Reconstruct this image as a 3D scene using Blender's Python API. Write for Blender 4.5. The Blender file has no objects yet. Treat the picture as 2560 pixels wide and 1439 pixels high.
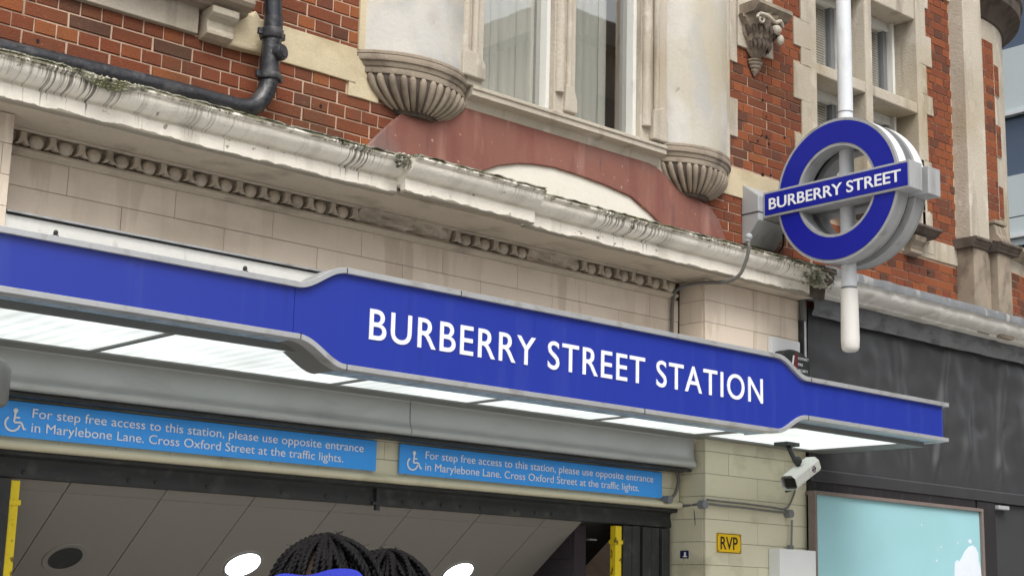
import bpy, math, random
from mathutils import Vector, Matrix, noise
random.seed(7)
sc = bpy.context.scene
col = sc.collection
H = 1.6                                   # eye height; all z below are relative to the eye, H is added on build
# ------------------------------------------------------------------ camera
F = 3815.74; YAW, PIT, ROL = math.radians(41.494), math.radians(11.747), math.radians(1.4492)
fw = Vector((math.sin(YAW)*math.cos(PIT), math.cos(YAW)*math.cos(PIT), math.sin(PIT)))
r0 = Vector((math.cos(YAW), -math.sin(YAW), 0)); u0 = r0.cross(fw)
rt = r0*math.cos(ROL)+u0*math.sin(ROL); up = u0*math.cos(ROL)-r0*math.sin(ROL)
cd = bpy.data.cameras.new('camera'); cam = bpy.data.objects.new('camera', cd); col.objects.link(cam)
cd.sensor_width = 36; cd.lens = 36*F/2560; cd.clip_end = 500; cd.clip_start = .05
cam.matrix_world = Matrix(((rt.x, up.x, -fw.x, 0), (rt.y, up.y, -fw.y, 0), (rt.z, up.z, -fw.z, H), (0, 0, 0, 1)))
sc.camera = cam
# ------------------------------------------------------------------ world, sun, exposure
wd = bpy.data.worlds.new('World'); sc.world = wd; wd.use_nodes = True
nt = wd.node_tree; bg = nt.nodes['Background']
sky = nt.nodes.new('ShaderNodeTexSky'); sky.sky_type = 'NISHITA'; sky.sun_disc = False
SE, SR = math.radians(52), math.radians(205)
sky.sun_elevation = SE; sky.sun_rotation = SR; sky.air_density = 1.0; sky.dust_density = 6; sky.ozone_density = 1
hs = nt.nodes.new('ShaderNodeHueSaturation'); hs.inputs['Saturation'].default_value = .22
nt.links.new(sky.outputs[0], hs.inputs['Color']); nt.links.new(hs.outputs[0], bg.inputs[0])
bg.inputs[1].default_value = .13
sd = bpy.data.lights.new('sun', 'SUN'); so = bpy.data.objects.new('sun', sd); col.objects.link(so)
sd.energy = 1.0; sd.angle = math.radians(35); sd.color = (1, .96, .9)
sdir = Vector((math.sin(SR)*math.cos(SE), math.cos(SR)*math.cos(SE), math.sin(SE)))
so.rotation_euler = sdir.to_track_quat('Z', 'Y').to_euler()
vs = sc.view_settings; vs.view_transform = 'Standard'; vs.look = 'None'; vs.exposure = .45; vs.gamma = 1
vs.use_curve_mapping = False

# ------------------------------------------------------------------ pixel helpers (photo 2560 x 1439) -> points on real planes
def ray(px, py): return rt*((px-1280)/F) - up*((py-719.5)/F) + fw
def at(px, py, Y): d = ray(px, py); return d*(Y/d.y)
def atX(px, py, X): d = ray(px, py); return d*(X/d.x)
def XZ(px, py, Y): p = at(px, py, Y); return (p.x, p.z)
def proj(p): p = Vector(p); z = fw.dot(p); return 1280+F*rt.dot(p)/z, 719.5-F*up.dot(p)/z

# ------------------------------------------------------------------ materials
def srgb(r, g, b):
    f = lambda c: (c/255/12.92) if c/255 <= .04045 else ((c/255+.055)/1.055)**2.4
    return (f(r), f(g), f(b), 1)
def mat(name, c, rough=.7, var=.12, vs_=6, fine=.08, fs=90, bump=.15, bs=60, metal=0, spec=.4, objrand=0, emit=0, extra=None, coat=0):
    m = bpy.data.materials.new(name); m.use_nodes = True
    t = m.node_tree; N, L = t.nodes, t.links
    b = N['Principled BSDF']
    b.inputs['Roughness'].default_value = rough; b.inputs['Metallic'].default_value = metal
    b.inputs['Specular IOR Level'].default_value = spec; b.inputs['Coat Weight'].default_value = coat
    geo = N.new('ShaderNodeNewGeometry')
    n1 = N.new('ShaderNodeTexNoise'); n1.inputs['Scale'].default_value = vs_; n1.inputs['Detail'].default_value = 5
    n2 = N.new('ShaderNodeTexNoise'); n2.inputs['Scale'].default_value = fs; n2.inputs['Detail'].default_value = 3
    L.new(geo.outputs['Position'], n1.inputs['Vector']); L.new(geo.outputs['Position'], n2.inputs['Vector'])
    def math_(op, a, b_=None, clamp=False):
        q = N.new('ShaderNodeMath'); q.operation = op; q.use_clamp = clamp
        for i, v in enumerate((a, b_)):
            if v is None: continue
            if isinstance(v, (int, float)): q.inputs[i].default_value = v
            else: L.new(v, q.inputs[i])
        return q.outputs[0]
    k = math_('ADD', math_('MULTIPLY', math_('SUBTRACT', n1.outputs[0], .5), var*2.6), math_('MULTIPLY', math_('SUBTRACT', n2.outputs[0], .5), fine*2.6))
    if objrand:
        oi = N.new('ShaderNodeObjectInfo')
        k = math_('ADD', k, math_('MULTIPLY', math_('SUBTRACT', oi.outputs['Random'], .5), objrand))
    k = math_('ADD', k, 1.0)
    mx = N.new('ShaderNodeVectorMath'); mx.operation = 'SCALE'; mx.inputs[0].default_value = c[:3]
    L.new(k, mx.inputs['Scale']); colr = mx.outputs[0]
    if extra: colr = extra(N, L, geo, n1, n2, math_, colr, b) or colr
    L.new(colr, b.inputs['Base Color'])
    if bump:
        n3 = N.new('ShaderNodeTexNoise'); n3.inputs['Scale'].default_value = bs; n3.inputs['Detail'].default_value = 6
        L.new(geo.outputs['Position'], n3.inputs['Vector'])
        bp = N.new('ShaderNodeBump'); bp.inputs['Strength'].default_value = bump; bp.inputs['Distance'].default_value = .01
        L.new(n3.outputs[0], bp.inputs['Height']); L.new(bp.outputs[0], b.inputs['Normal'])
    if emit:
        b.inputs['Emission Strength'].default_value = emit; L.new(colr, b.inputs['Emission Color'])
    return m
def mixc(N, L, fac, a, b):
    q = N.new('ShaderNodeMix'); q.data_type = 'RGBA'
    if isinstance(fac, (int, float)): q.inputs[0].default_value = fac
    else: L.new(fac, q.inputs[0])
    for i, v in ((6, a), (7, b)):
        if isinstance(v, tuple): q.inputs[i].default_value = v
        else: L.new(v, q.inputs[i])
    return q.outputs[2]
def stretched(N, L, geo, sx, sz, scale=1, detail=4, sy=None):
    mp = N.new('ShaderNodeMapping'); mp.inputs['Scale'].default_value = (sx, sx if sy is None else sy, sz)
    L.new(geo.outputs['Position'], mp.inputs['Vector'])
    n = N.new('ShaderNodeTexNoise'); n.inputs['Scale'].default_value = scale; n.inputs['Detail'].default_value = detail
    L.new(mp.outputs[0], n.inputs['Vector']); return n.outputs[0]
def ramp(N, L, v, a, b):
    q = N.new('ShaderNodeMapRange'); q.inputs['From Min'].default_value = a; q.inputs['From Max'].default_value = b
    L.new(v, q.inputs['Value']); return q.outputs[0]
def posz(N, L, geo):
    s = N.new('ShaderNodeSeparateXYZ'); L.new(geo.outputs['Position'], s.inputs[0]); return s.outputs
def streaks(zt, reach, dark, amt=.9, freq=28):
    """run-down dirt starting under an edge at z=zt, fading over reach"""
    def f(N, L, geo, n1, n2, M, c, b):
        s = posz(N, L, geo)
        d = M('DIVIDE', M('SUBTRACT', zt+H, s[2]), reach, True)
        n = stretched(N, L, geo, freq, 1.2)
        big = ramp(N, L, stretched(N, L, geo, 2.2, .6), .42, .62)
        fac = ramp(N, L, M('SUBTRACT', M('MULTIPLY', n, 1.0), M('MULTIPLY', d, .28)), .47, .53)
        fac = M('MULTIPLY', M('MULTIPLY', fac, big), amt, True)
        return mixc(N, L, fac, c, dark)
    return f
def brickx(N, L, geo, n1, n2, M, c, b):
    oi = N.new('ShaderNodeObjectInfo')
    cr = N.new('ShaderNodeValToRGB'); e = cr.color_ramp.elements
    e[0].color = srgb(108, 58, 48); e[1].color = srgb(162, 84, 56); e[1].position = 1
    for p_, q in ((.15, (128, 66, 52)), (.35, (138, 70, 52)), (.6, (144, 74, 54)), (.8, (138, 68, 50)), (.93, (168, 90, 58)), (.05, (106, 66, 58))):
        x = e.new(p_); x.color = srgb(*q)
    L.new(oi.outputs['Random'], cr.inputs[0])
    g = ramp(N, L, stretched(N, L, geo, 2.0, 2.0, 1.3, 6), .5, .75)
    cc = mixc(N, L, M('MULTIPLY', g, .6), cr.outputs[0], srgb(98, 72, 60))
    s0 = ramp(N, L, stretched(N, L, geo, 1.1, 1.6, 1, 5), .52, .66)
    cc = mixc(N, L, M('MULTIPLY', s0, .4), cc, srgb(88, 66, 58))
    w = ramp(N, L, stretched(N, L, geo, 30, 55, 1, 5), .62, .72)
    cc = mixc(N, L, M('MULTIPLY', w, .35), cc, srgb(190, 130, 105))
    dk = ramp(N, L, stretched(N, L, geo, 60, 60, 1, 2), .7, .76)
    cc = mixc(N, L, M('MULTIPLY', dk, .5), cc, srgb(60, 40, 34))
    v = M('ADD', M('MULTIPLY', n2.outputs[0], .4), .58)
    tint = N.new('ShaderNodeVectorMath'); tint.operation = 'MULTIPLY'; tint.inputs[1].default_value = (.97, 1.24, 1.10); L.new(cc, tint.inputs[0]); cc = tint.outputs[0]
    sc_ = N.new('ShaderNodeVectorMath'); sc_.operation = 'SCALE'; L.new(cc, sc_.inputs[0]); L.new(v, sc_.inputs['Scale'])
    return sc_.outputs[0]
def grime(dark, lo=.55, hi=.75, sx=3, sz=3, amt=.6, det=6):
    def f(N, L, geo, n1, n2, M, c, b):
        g = ramp(N, L, stretched(N, L, geo, sx, sz, 1, det), lo, hi)
        return mixc(N, L, M('MULTIPLY', g, amt), c, dark)
    return f
def chain(*fs):
    def f(N, L, geo, n1, n2, M, c, b):
        for g in fs: c = g(N, L, geo, n1, n2, M, c, b) or c
        return c
    return f
def cornx(zt):
    def f(N, L, geo, n1, n2, M, c, b):
        s = posz(N, L, geo)
        ragged = M('MULTIPLY', M('SUBTRACT', stretched(N, L, geo, 11, 11, 1, 7, .5), .5), .045)
        zz = M('ADD', s[2], ragged)
        low = ramp(N, L, zz, 2.1705+H, 2.1665+H)              # flaked paint along the bottom edge
        c = mixc(N, L, low, c, srgb(150, 143, 128))
        fl = ramp(N, L, stretched(N, L, geo, 14, 22, 1, 6, 4), .68, .70)
        c = mixc(N, L, M('MULTIPLY', fl, .8), c, srgb(140, 132, 116))
        n = stretched(N, L, geo, 85, 3.0, 1, 5, .4)
        big = ramp(N, L, stretched(N, L, geo, 1.9, .5, 1, 4, .3), .46, .58)
        d = M('DIVIDE', M('SUBTRACT', zt+H, s[2]), .2, True)
        fac = ramp(N, L, M('SUBTRACT', n, M('MULTIPLY', d, .24)), .45, .52)
        c = mixc(N, L, M('MULTIPLY', M('MULTIPLY', fac, big), .78), c, srgb(58, 52, 42))
        edge = ramp(N, L, M('ADD', s[2], M('MULTIPLY', M('SUBTRACT', stretched(N, L, geo, 22, 10, 1, 5), .5), .07)), zt+H-.012, zt+H)
        c = mixc(N, L, M('MULTIPLY', edge, .85), c, srgb(92, 88, 62))
        dirt = ramp(N, L, stretched(N, L, geo, 7, 2, 1, 5, .5), .5, .8)
        return mixc(N, L, M('MULTIPLY', dirt, .4), c, srgb(130, 122, 104))
    return f
MT = {}
MT['brick'] = mat('brick_clay', srgb(150, 70, 48), .85, bump=.5, bs=130, extra=brickx, spec=.2)
MT['mortar'] = mat('pale_mortar', srgb(192, 166, 144), .9, .2, 5, .12, 200, .4, 200, extra=grime(srgb(120, 98, 82), .5, .7, 4, 4, .5))
MT['stone'] = mat('portland_stone', srgb(184, 175, 160), .85, .14, 2.2, .08, 60, .45, 60, extra=chain(grime(srgb(112, 102, 92), .56, .70, 9, 1.0, .5), grime(srgb(214, 208, 196), .58, .66, 7, 5, .45), grime(srgb(150, 132, 92), .52, .75, 1.6, 1.2, .5), grime(srgb(120, 110, 96), .6, .78, 5, 3, .4)))
MT['stone_yellow'] = mat('yellowed_stone', srgb(198, 184, 154), .85, .15, 4, .08, 60, .3, 80, extra=grime(srgb(140, 122, 84), .5, .75, 4, 6, .5))
MT['stone_drum'] = mat('limewashed_stone', srgb(188, 183, 171), .85, .12, 2, .06, 60, .35, 40, extra=chain(grime(srgb(150, 138, 118), .54, .72, 6, 1.0, .4), grime(srgb(168, 170, 172), .52, .6, 4, 2.4, .5), grime(srgb(112, 100, 88), .68, .72, 14, 9, .5), grime(srgb(176, 160, 124), .55, .7, 1.2, .7, .6), grime(srgb(205, 202, 196), .5, .62, 2.5, 2, .6), grime(srgb(150, 132, 118), .6, .75, 3, 3, .4)))
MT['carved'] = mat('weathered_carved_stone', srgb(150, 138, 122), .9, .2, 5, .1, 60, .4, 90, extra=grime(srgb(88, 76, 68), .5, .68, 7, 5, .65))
MT['carved_dark'] = mat('dark_carved_stone', srgb(92, 82, 74), .9, .25, 6, .12, 60, .4, 90, extra=grime(srgb(60, 52, 47), .48, .66, 9, 7, .7))  # much darker tone than the other carved stone
MT['red_plaster'] = mat('painted_red_plaster', srgb(134, 90, 79), .85, .16, 2.0, .06, 90, .35, 18, extra=chain(grime(srgb(116, 108, 106), .54, .74, 2.0, 2.4, .7), grime(srgb(178, 138, 126), .56, .7, 7, 1.6, .45), grime(srgb(112, 58, 54), .5, .66, 5, 1.2, .45), grime(srgb(96, 74, 72), .62, .7, 16, 3, .5), grime(srgb(196, 168, 156), .68, .70, 30, 24, .6)))
MT['white_plaster'] = mat('painted_white_plaster', srgb(224, 220, 208), .75, .04, 3, .03, 90, .2, 30, extra=grime(srgb(180, 170, 150), .6, .8, 9, 9, .4))
MT['cornice'] = mat('flaking_cornice_paint', srgb(240, 234, 221), .75, .06, 4, .06, 70, .5, 40, extra=cornx(2.338))
MT['shop_cornice'] = mat('grey_white_cornice_paint', srgb(206, 204, 198), .6, .06, 4, .05, 60, .2, 30, extra=chain(grime(srgb(140, 132, 118), .58, .72, 3, 9, .6), grime(srgb(232, 230, 224), .55, .6, 9, 14, .5)))
MT['soffit'] = mat('cornice_soffit_stone', srgb(190, 178, 160), .9, .1, 4, .08, 60, .5, 35, extra=grime(srgb(110, 100, 86), .55, .72, 4, 9, .5))
MT['lead'] = mat('lead_flashing', srgb(140, 143, 146), .55, .2, 8, .15, 60, .5, 25, metal=.3, extra=grime(srgb(200, 200, 196), .58, .66, 14, 5, .6))
MT['moss'] = mat('moss', srgb(92, 94, 58), .95, .4, 20, .3, 120, .8, 120, extra=grime(srgb(42, 40, 30), .45, .6, 14, 14, .8))
MT['crust'] = mat('pale_mortar_crust', srgb(178, 176, 160), .95, .25, 20, .2, 120, .8, 90, extra=chain(grime(srgb(104, 106, 70), .5, .6, 8, 8, .8), grime(srgb(44, 40, 34), .58, .66, 16, 10, .8)))
MT['tile'] = mat('cream_wall_tile', srgb(222, 208, 190), .5, .05, 2.5, .04, 60, .08, 30, objrand=.05, extra=chain(grime(srgb(150, 134, 110), .55, .8, 1.2, 3, .4), streaks(2.06, 1.4, srgb(150, 128, 102), .3, 10)))
MT['tile_lo'] = mat('yellow_cream_tile', srgb(208, 203, 178), .35, .06, 2.5, .03, 60, .06, 30, objrand=.05, extra=grime(srgb(112, 106, 76), .56, .75, 3, 4, .45))
MT['grout'] = mat('dark_grout', srgb(100, 86, 70), .9)
MT['black_pipe'] = mat('black_painted_iron', srgb(46, 47, 51), .34, .25, 9, .2, 60, 1.0, 16, spec=.5, extra=chain(grime(srgb(88, 86, 86), .52, .66, 9, 9, .6), grime(srgb(18, 18, 20), .62, .66, 26, 26, .8)))
MT['grey_pipe'] = mat('grey_painted_conduit', srgb(104, 102, 98), .5, .15, 12, .1, 60, .3, 40)
MT['blue'] = mat('blue_vitreous_enamel', srgb(38, 55, 152), .28, .05, .8, .015, 150, .02, 6, spec=.5, extra=chain(grime(srgb(62, 78, 160), .55, .75, 14, 1.2, .35), grime(srgb(30, 40, 110), .62, .72, 30, 2.5, .25)))
MT['blue_deep'] = mat('deep_blue_vinyl', srgb(18, 30, 150), .4, .03, 1, .012, 150, .02, 8, spec=.35)
MT['seam'] = mat('seam_blue', srgb(24, 30, 96), .6)
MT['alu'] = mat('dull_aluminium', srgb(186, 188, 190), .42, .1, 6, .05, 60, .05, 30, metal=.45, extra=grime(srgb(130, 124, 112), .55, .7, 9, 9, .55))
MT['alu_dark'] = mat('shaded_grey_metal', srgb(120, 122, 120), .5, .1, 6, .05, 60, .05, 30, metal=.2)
MT['bluegrey'] = mat('blue_grey_galvanised', srgb(156, 180, 204), .45, .2, 10, .15, 60, .1, 30, metal=.0, extra=grime(srgb(110, 124, 134), .5, .6, 22, 4, .6))
MT['box_grey'] = mat('grey_shutter_casing', srgb(178, 181, 180), .36, .06, 3, .03, 60, .06, 12, metal=.25, extra=grime(srgb(130, 130, 126), .55, .75, 2, 8, .4))
MT['white_letter'] = mat('white_letter', srgb(236, 238, 240), .4, .02, 3, .01, 60, 0)
MT['white_glow'] = mat('white_letter_roundel', srgb(240, 242, 244), .4, .02, 3, .01, 60, 0)
MT['sign_blue'] = mat('sky_blue_sign_vinyl', srgb(66, 162, 250), .35, .05, 2, .02, 60, .03, 10)
MT['dark_steel'] = mat('dark_grimy_steel', srgb(46, 48, 48), .55, .25, 6, .15, 40, .35, 30, extra=grime(srgb(84, 84, 80), .56, .7, 12, 12, .45))
MT['ceiling'] = mat('taupe_ceiling_panel', srgb(132, 129, 123), .45, .04, 2, .03, 80, .04, 20, objrand=.06)
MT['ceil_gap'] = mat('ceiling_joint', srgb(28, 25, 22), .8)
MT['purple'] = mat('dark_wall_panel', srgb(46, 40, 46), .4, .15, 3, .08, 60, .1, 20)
MT['yellow'] = mat('chipped_yellow_paint', srgb(222, 196, 36), .5, .08, 8, .06, 60, .4, 30, extra=grime(srgb(96, 70, 20), .6, .64, 26, 14, .9))
MT['white_frame'] = mat('white_window_paint', srgb(216, 216, 210), .5, .06, 8, .04, 60, .15, 40, extra=grime(srgb(150, 146, 136), .6, .75, 14, 5, .5))
MT['vinyl'] = mat('black_hoarding_vinyl', srgb(62, 63, 65), .33, .16, 3, .06, 60, .5, 3.2, spec=.7)
MT['flap'] = mat('grey_crumpled_sheet', srgb(98, 100, 102), .42, .25, 7, .12, 60, .9, 12, extra=grime(srgb(60, 60, 62), .5, .65, 6, 14, .6))
MT['teal'] = mat('faded_teal_paper', srgb(150, 196, 204), .6, .05, 2, .02, 60, .06, 18, extra=chain(grime(srgb(142, 188, 190), .45, .7, 1.5, 2.2, .5), grime(srgb(168, 208, 212), .6, .8, 2, 2, .4)))
MT['paper'] = mat('pale_backing_paper', srgb(214, 222, 232), .7, .04)
MT['brown_frame'] = mat('brown_grey_frame', srgb(120, 108, 102), .5, .15, 8, .1, 60, .2, 40)
MT['char'] = mat('charcoal_panel', srgb(46, 44, 46), .4, .15, 6, .1, 60, .1, 30, extra=grime(srgb(78, 76, 76), .6, .7, 24, 4, .4))
MT['white_box'] = mat('white_plastic', srgb(218, 220, 220), .45, .04, 3, .02, 60, .03, 30)
MT['light_grey'] = mat('light_grey_powdercoat', srgb(164, 166, 168), .42, .05, 4, .03, 60, .04, 30, extra=grime(srgb(120, 116, 108), .55, .72, 12, 2, .5))
MT['mid_grey'] = mat('mid_grey_powdercoat', srgb(118, 120, 122), .5, .08, 4, .04, 60, .04, 30)
MT['sky_white'] = mat('sky_lit_white', srgb(232, 234, 232), .35, .02, 3, .01, 60, 0)  # skylight put into the colour of the ring cases' upper rim
MT['pole'] = mat('white_pole_paint', srgb(214, 218, 222), .4, .05, 4, .04, 60, .04, 20, extra=grime(srgb(150, 150, 148), .62, .75, 10, 3, .4))
MT['sleeve'] = mat('white_sleeve', srgb(218, 216, 210), .5, .04, 4, .03, 60, .04, 20, extra=grime(srgb(170, 166, 156), .6, .8, 12, 2, .3))
MT['yel_sign'] = mat('yellow_enamel', srgb(224, 184, 30), .4, .04, 9, .03, 60, .03, 20)
MT['black'] = mat('black_ink', srgb(24, 22, 22), .5)
MT['maroon'] = mat('maroon_print', srgb(110, 44, 50), .5)
MT['navy'] = mat('navy_sticker', srgb(24, 28, 80), .5)
MT['hair'] = mat('black_braided_hair', srgb(13, 11, 13), .6, .3, 40, .2, 200, .3, 300, spec=.2)
MT['scalp'] = mat('scalp', srgb(84, 66, 58), .6, .15, 20)
MT['skin'] = mat('brown_skin', srgb(122, 82, 64), .5, .06, 12)
MT['blue_cloth'] = mat('blue_jersey', srgb(42, 52, 164), .9, .08, 20, .1, 300, .3, 300)
MT['dark_cloth'] = mat('dark_cloth', srgb(36, 36, 44), .9)
MT['asphalt'] = mat('asphalt', (.05, .05, .05, 1), .9, .2, 2, .2, 90, .4, 90)
MT['paving'] = mat('paving_stone', (.40, .385, .36, 1), .85, .15, 1, .1, 40, .2, 40)
MT['kerb'] = mat('granite_kerb', (.3, .3, .3, 1), .8)
MT['blind'] = mat('fabric_vane', srgb(238, 237, 230), .85, .05, 3, .04, 200, .1, 200)
MT['room'] = mat('dim_room', srgb(70, 74, 76), .9)
MT['bg_pale'] = mat('pale_cladding', srgb(196, 206, 208), .6, .04, 1)
MT['bg_glass'] = mat('blue_grey_glazing', srgb(92, 106, 126), .2, .08, .6, metal=.3)
MT['bg_dark'] = mat('dark_glazing', srgb(44, 54, 58), .2, .08, .6, metal=.3)
MT['opp'] = mat('opposite_stone', srgb(118, 112, 104), .85, .1, .4)
MT['opp_win'] = mat('opposite_window', srgb(40, 46, 52), .2)
def glassm(name, refl, tint):
    m = bpy.data.materials.new(name); m.use_nodes = True; N, L = m.node_tree.nodes, m.node_tree.links
    N.remove(N['Principled BSDF']); o = N['Material Output']
    t = N.new('ShaderNodeBsdfTransparent'); t.inputs[0].default_value = tint
    g = N.new('ShaderNodeBsdfGlossy'); g.inputs['Roughness'].default_value = .015
    nz = N.new('ShaderNodeTexNoise'); nz.inputs['Scale'].default_value = 1.6
    bp = N.new('ShaderNodeBump'); bp.inputs['Strength'].default_value = .008; bp.inputs['Distance'].default_value = .05
    L.new(nz.outputs[0], bp.inputs['Height']); L.new(bp.outputs[0], g.inputs['Normal'])
    lw = N.new('ShaderNodeLayerWeight'); lw.inputs['Blend'].default_value = .5
    mr = N.new('ShaderNodeMapRange'); mr.inputs['To Min'].default_value = refl; mr.inputs['To Max'].default_value = .75
    L.new(lw.outputs['Facing'], mr.inputs['Value'])
    mx = N.new('ShaderNodeMixShader'); L.new(mr.outputs[0], mx.inputs[0]); L.new(t.outputs[0], mx.inputs[1]); L.new(g.outputs[0], mx.inputs[2])
    L.new(mx.outputs[0], o.inputs[0]); return m
MT['glass'] = glassm('window_glass', .05, (.96, .965, .95, 1))
def emitm(name, c, s, stripes=0):
    m = bpy.data.materials.new(name); m.use_nodes = True; N, L = m.node_tree.nodes, m.node_tree.links
    b = N['Principled BSDF']; b.inputs['Base Color'].default_value = (.35, .36, .36, 1); b.inputs['Roughness'].default_value = .4
    b.inputs['Emission Strength'].default_value = s; b.inputs['Emission Color'].default_value = c
    if stripes:
        geo = N.new('ShaderNodeNewGeometry'); sp = N.new('ShaderNodeSeparateXYZ'); L.new(geo.outputs['Position'], sp.inputs[0])
        a = N.new('ShaderNodeMath'); a.operation = 'MULTIPLY'; a.inputs[1].default_value = 2*math.pi/.088; L.new(sp.outputs[0], a.inputs[0])
        s_ = N.new('ShaderNodeMath'); s_.operation = 'SINE'; L.new(a.outputs[0], s_.inputs[0])
        mr = N.new('ShaderNodeMapRange'); mr.inputs['From Min'].default_value = -1; mr.inputs['To Min'].default_value = s*.9; mr.inputs['To Max'].default_value = s*1.12
        L.new(s_.outputs[0], mr.inputs['Value'])
        nz = N.new('ShaderNodeTexNoise'); nz.inputs['Scale'].default_value = 2.2
        L.new(geo.outputs['Position'], nz.inputs['Vector'])
        m2 = N.new('ShaderNodeMapRange'); m2.inputs['From Min'].default_value = .3; m2.inputs['From Max'].default_value = .7; m2.inputs['To Min'].default_value = .72; m2.inputs['To Max'].default_value = 1.12
        L.new(nz.outputs[0], m2.inputs['Value'])
        mm = N.new('ShaderNodeMath'); mm.operation = 'MULTIPLY'; L.new(mr.outputs[0], mm.inputs[0]); L.new(m2.outputs[0], mm.inputs[1])
        L.new(mm.outputs[0], b.inputs['Emission Strength'])
    return m
MT['tube_panel'] = emitm('lit_diffuser', (.93, 1, .97, 1), .72, 1)
MT['downlight'] = emitm('lit_downlight', (1, .98, .93, 1), 6)

# ------------------------------------------------------------------ mesh helpers
WO = {}
class MB:
    def __init__(s): s.v = []; s.f = []; s.m = []
    def add(s, vs, fs, mi=0):
        o = len(s.v); s.v += [tuple(q) for q in vs]; s.f += [tuple(o+i for i in g) for g in fs]; s.m += [mi]*len(fs)
    def box(s, x0, x1, y0, y1, z0, z1, mi=0):
        s.add([(x0, y0, z0), (x1, y0, z0), (x1, y1, z0), (x0, y1, z0), (x0, y0, z1), (x1, y0, z1), (x1, y1, z1), (x0, y1, z1)],
              [(0, 3, 2, 1), (4, 5, 6, 7), (0, 1, 5, 4), (1, 2, 6, 5), (2, 3, 7, 6), (3, 0, 4, 7)], mi)
    def prism(s, poly, y0, y1, mi=0):                    # polygon in XZ, extruded in Y
        n = len(poly); vs_ = [(x, y0, z) for x, z in poly]+[(x, y1, z) for x, z in poly]
        s.add(vs_, [tuple(range(n)), tuple(range(2*n-1, n-1, -1))]+[(i, i+n, (i+1) % n+n, (i+1) % n) for i in range(n)], mi)
    def prismX(s, poly, x0, x1, mi=0, caps=True):        # polygon in YZ, extruded in X
        n = len(poly); vs_ = [(x0, y, z) for y, z in poly]+[(x1, y, z) for y, z in poly]
        fs = [(i, i+n, (i+1) % n+n, (i+1) % n) for i in range(n)]
        if caps: fs += [tuple(range(n)), tuple(range(2*n-1, n-1, -1))]
        s.add(vs_, fs, mi)
    def prismZ(s, poly, z0, z1, mi=0):
        n = len(poly); vs_ = [(x, y, z0) for x, y in poly]+[(x, y, z1) for x, y in poly]
        s.add(vs_, [tuple(range(n)), tuple(range(2*n-1, n-1, -1))]+[(i, i+n, (i+1) % n+n, (i+1) % n) for i in range(n)], mi)
    def loft(s, rings, closed=True, caps=True, mi=0):
        n = len(rings[0]); o = []
        vs_ = [p for r_ in rings for p in r_]; fs = []
        for a in range(len(rings)-1):
            for i in range(n if closed else n-1):
                j = (i+1) % n; fs.append((a*n+i, a*n+j, (a+1)*n+j, (a+1)*n+i))
        if caps and closed:
            fs += [tuple(reversed(range(n))), tuple(range((len(rings)-1)*n, len(rings)*n))]
        s.add(vs_, fs, mi)
    def tube(s, pts, r, n=12, mi=0, caps=True, jit=0):
        pts = [Vector(p) for p in pts]; rings = []
        t0 = (pts[1]-pts[0]).normalized(); a = t0.orthogonal().normalized()
        for i, p in enumerate(pts):
            t = (pts[min(i+1, len(pts)-1)]-pts[max(i-1, 0)]).normalized()
            a = (a-t*a.dot(t)).normalized(); b = t.cross(a)
            rr = r[i] if isinstance(r, (list, tuple)) else r
            rings.append([p+(a*math.cos(k*2*math.pi/n)+b*math.sin(k*2*math.pi/n))*rr*(1+random.uniform(-jit, jit)) for k in range(n)])
        s.loft(rings, True, caps, mi)
    def ball(s, c, rx, ry, rz, nu=10, nv=7, mi=0):
        rings = []
        for j in range(nv+1):
            ph = math.pi*j/nv; ph = min(max(ph, .02), math.pi-.02)
            rings.append([(c[0]+rx*math.sin(ph)*math.cos(2*math.pi*i/nu), c[1]+ry*math.sin(ph)*math.sin(2*math.pi*i/nu), c[2]-rz*math.cos(ph)) for i in range(nu)])
        s.loft(rings, True, True, mi)
    def build(s, name, m, parent=None, smooth=0, bevel=0, label=None, origin=None):
        xs = [p[0] for p in s.v]; ys = [p[1] for p in s.v]; zs = [p[2] for p in s.v]
        o = Vector(origin) if origin is not None else Vector(((min(xs)+max(xs))/2, (min(ys)+max(ys))/2, min(zs)))
        me = bpy.data.meshes.new(name)
        me.from_pydata([(x-o.x, y-o.y, z-o.z) for x, y, z in s.v], [], s.f)
        for q in (m if isinstance(m, (list, tuple)) else [m]): me.materials.append(MT[q] if isinstance(q, str) else q)
        if isinstance(m, (list, tuple)) and len(m) > 1: me.polygons.foreach_set('material_index', s.m)
        me.validate()
        if smooth:
            me.polygons.foreach_set('use_smooth', [True]*len(me.polygons)); me.set_sharp_from_angle(angle=math.radians(smooth))
        ob = link(name, me, o, parent)
        if bevel:
            b = ob.modifiers.new('bevel', 'BEVEL'); b.width = bevel; b.segments = 2; b.limit_method = 'ANGLE'; b.angle_limit = math.radians(40)
        if label: ob['label'] = label
        return ob
def link(name, data, o, parent):
    ob = bpy.data.objects.new(name, data); col.objects.link(ob); WO[ob.name] = Vector(o)
    if parent is not None:
        ob.parent = parent; ob.location = Vector(o)-WO[parent.name]
    else: ob.location = Vector(o)+Vector((0, 0, H))
    return ob
def thing(name, label, cat, o, group=None):
    ob = link(name, None, o, None); ob.empty_display_size = .1
    return tag(ob, label, cat, group)
def tag(ob, label, cat, group=None):
    ob['label'] = label; ob['category'] = cat
    if group: ob['group'] = group
    return ob
def struct(ob): ob['kind'] = 'structure'; return ob
def dup(ob, loc, parent):
    c = ob.copy(); col.objects.link(c); WO[c.name] = Vector(loc); c.parent = parent; c.location = Vector(loc)-WO[parent.name]; return c
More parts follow.
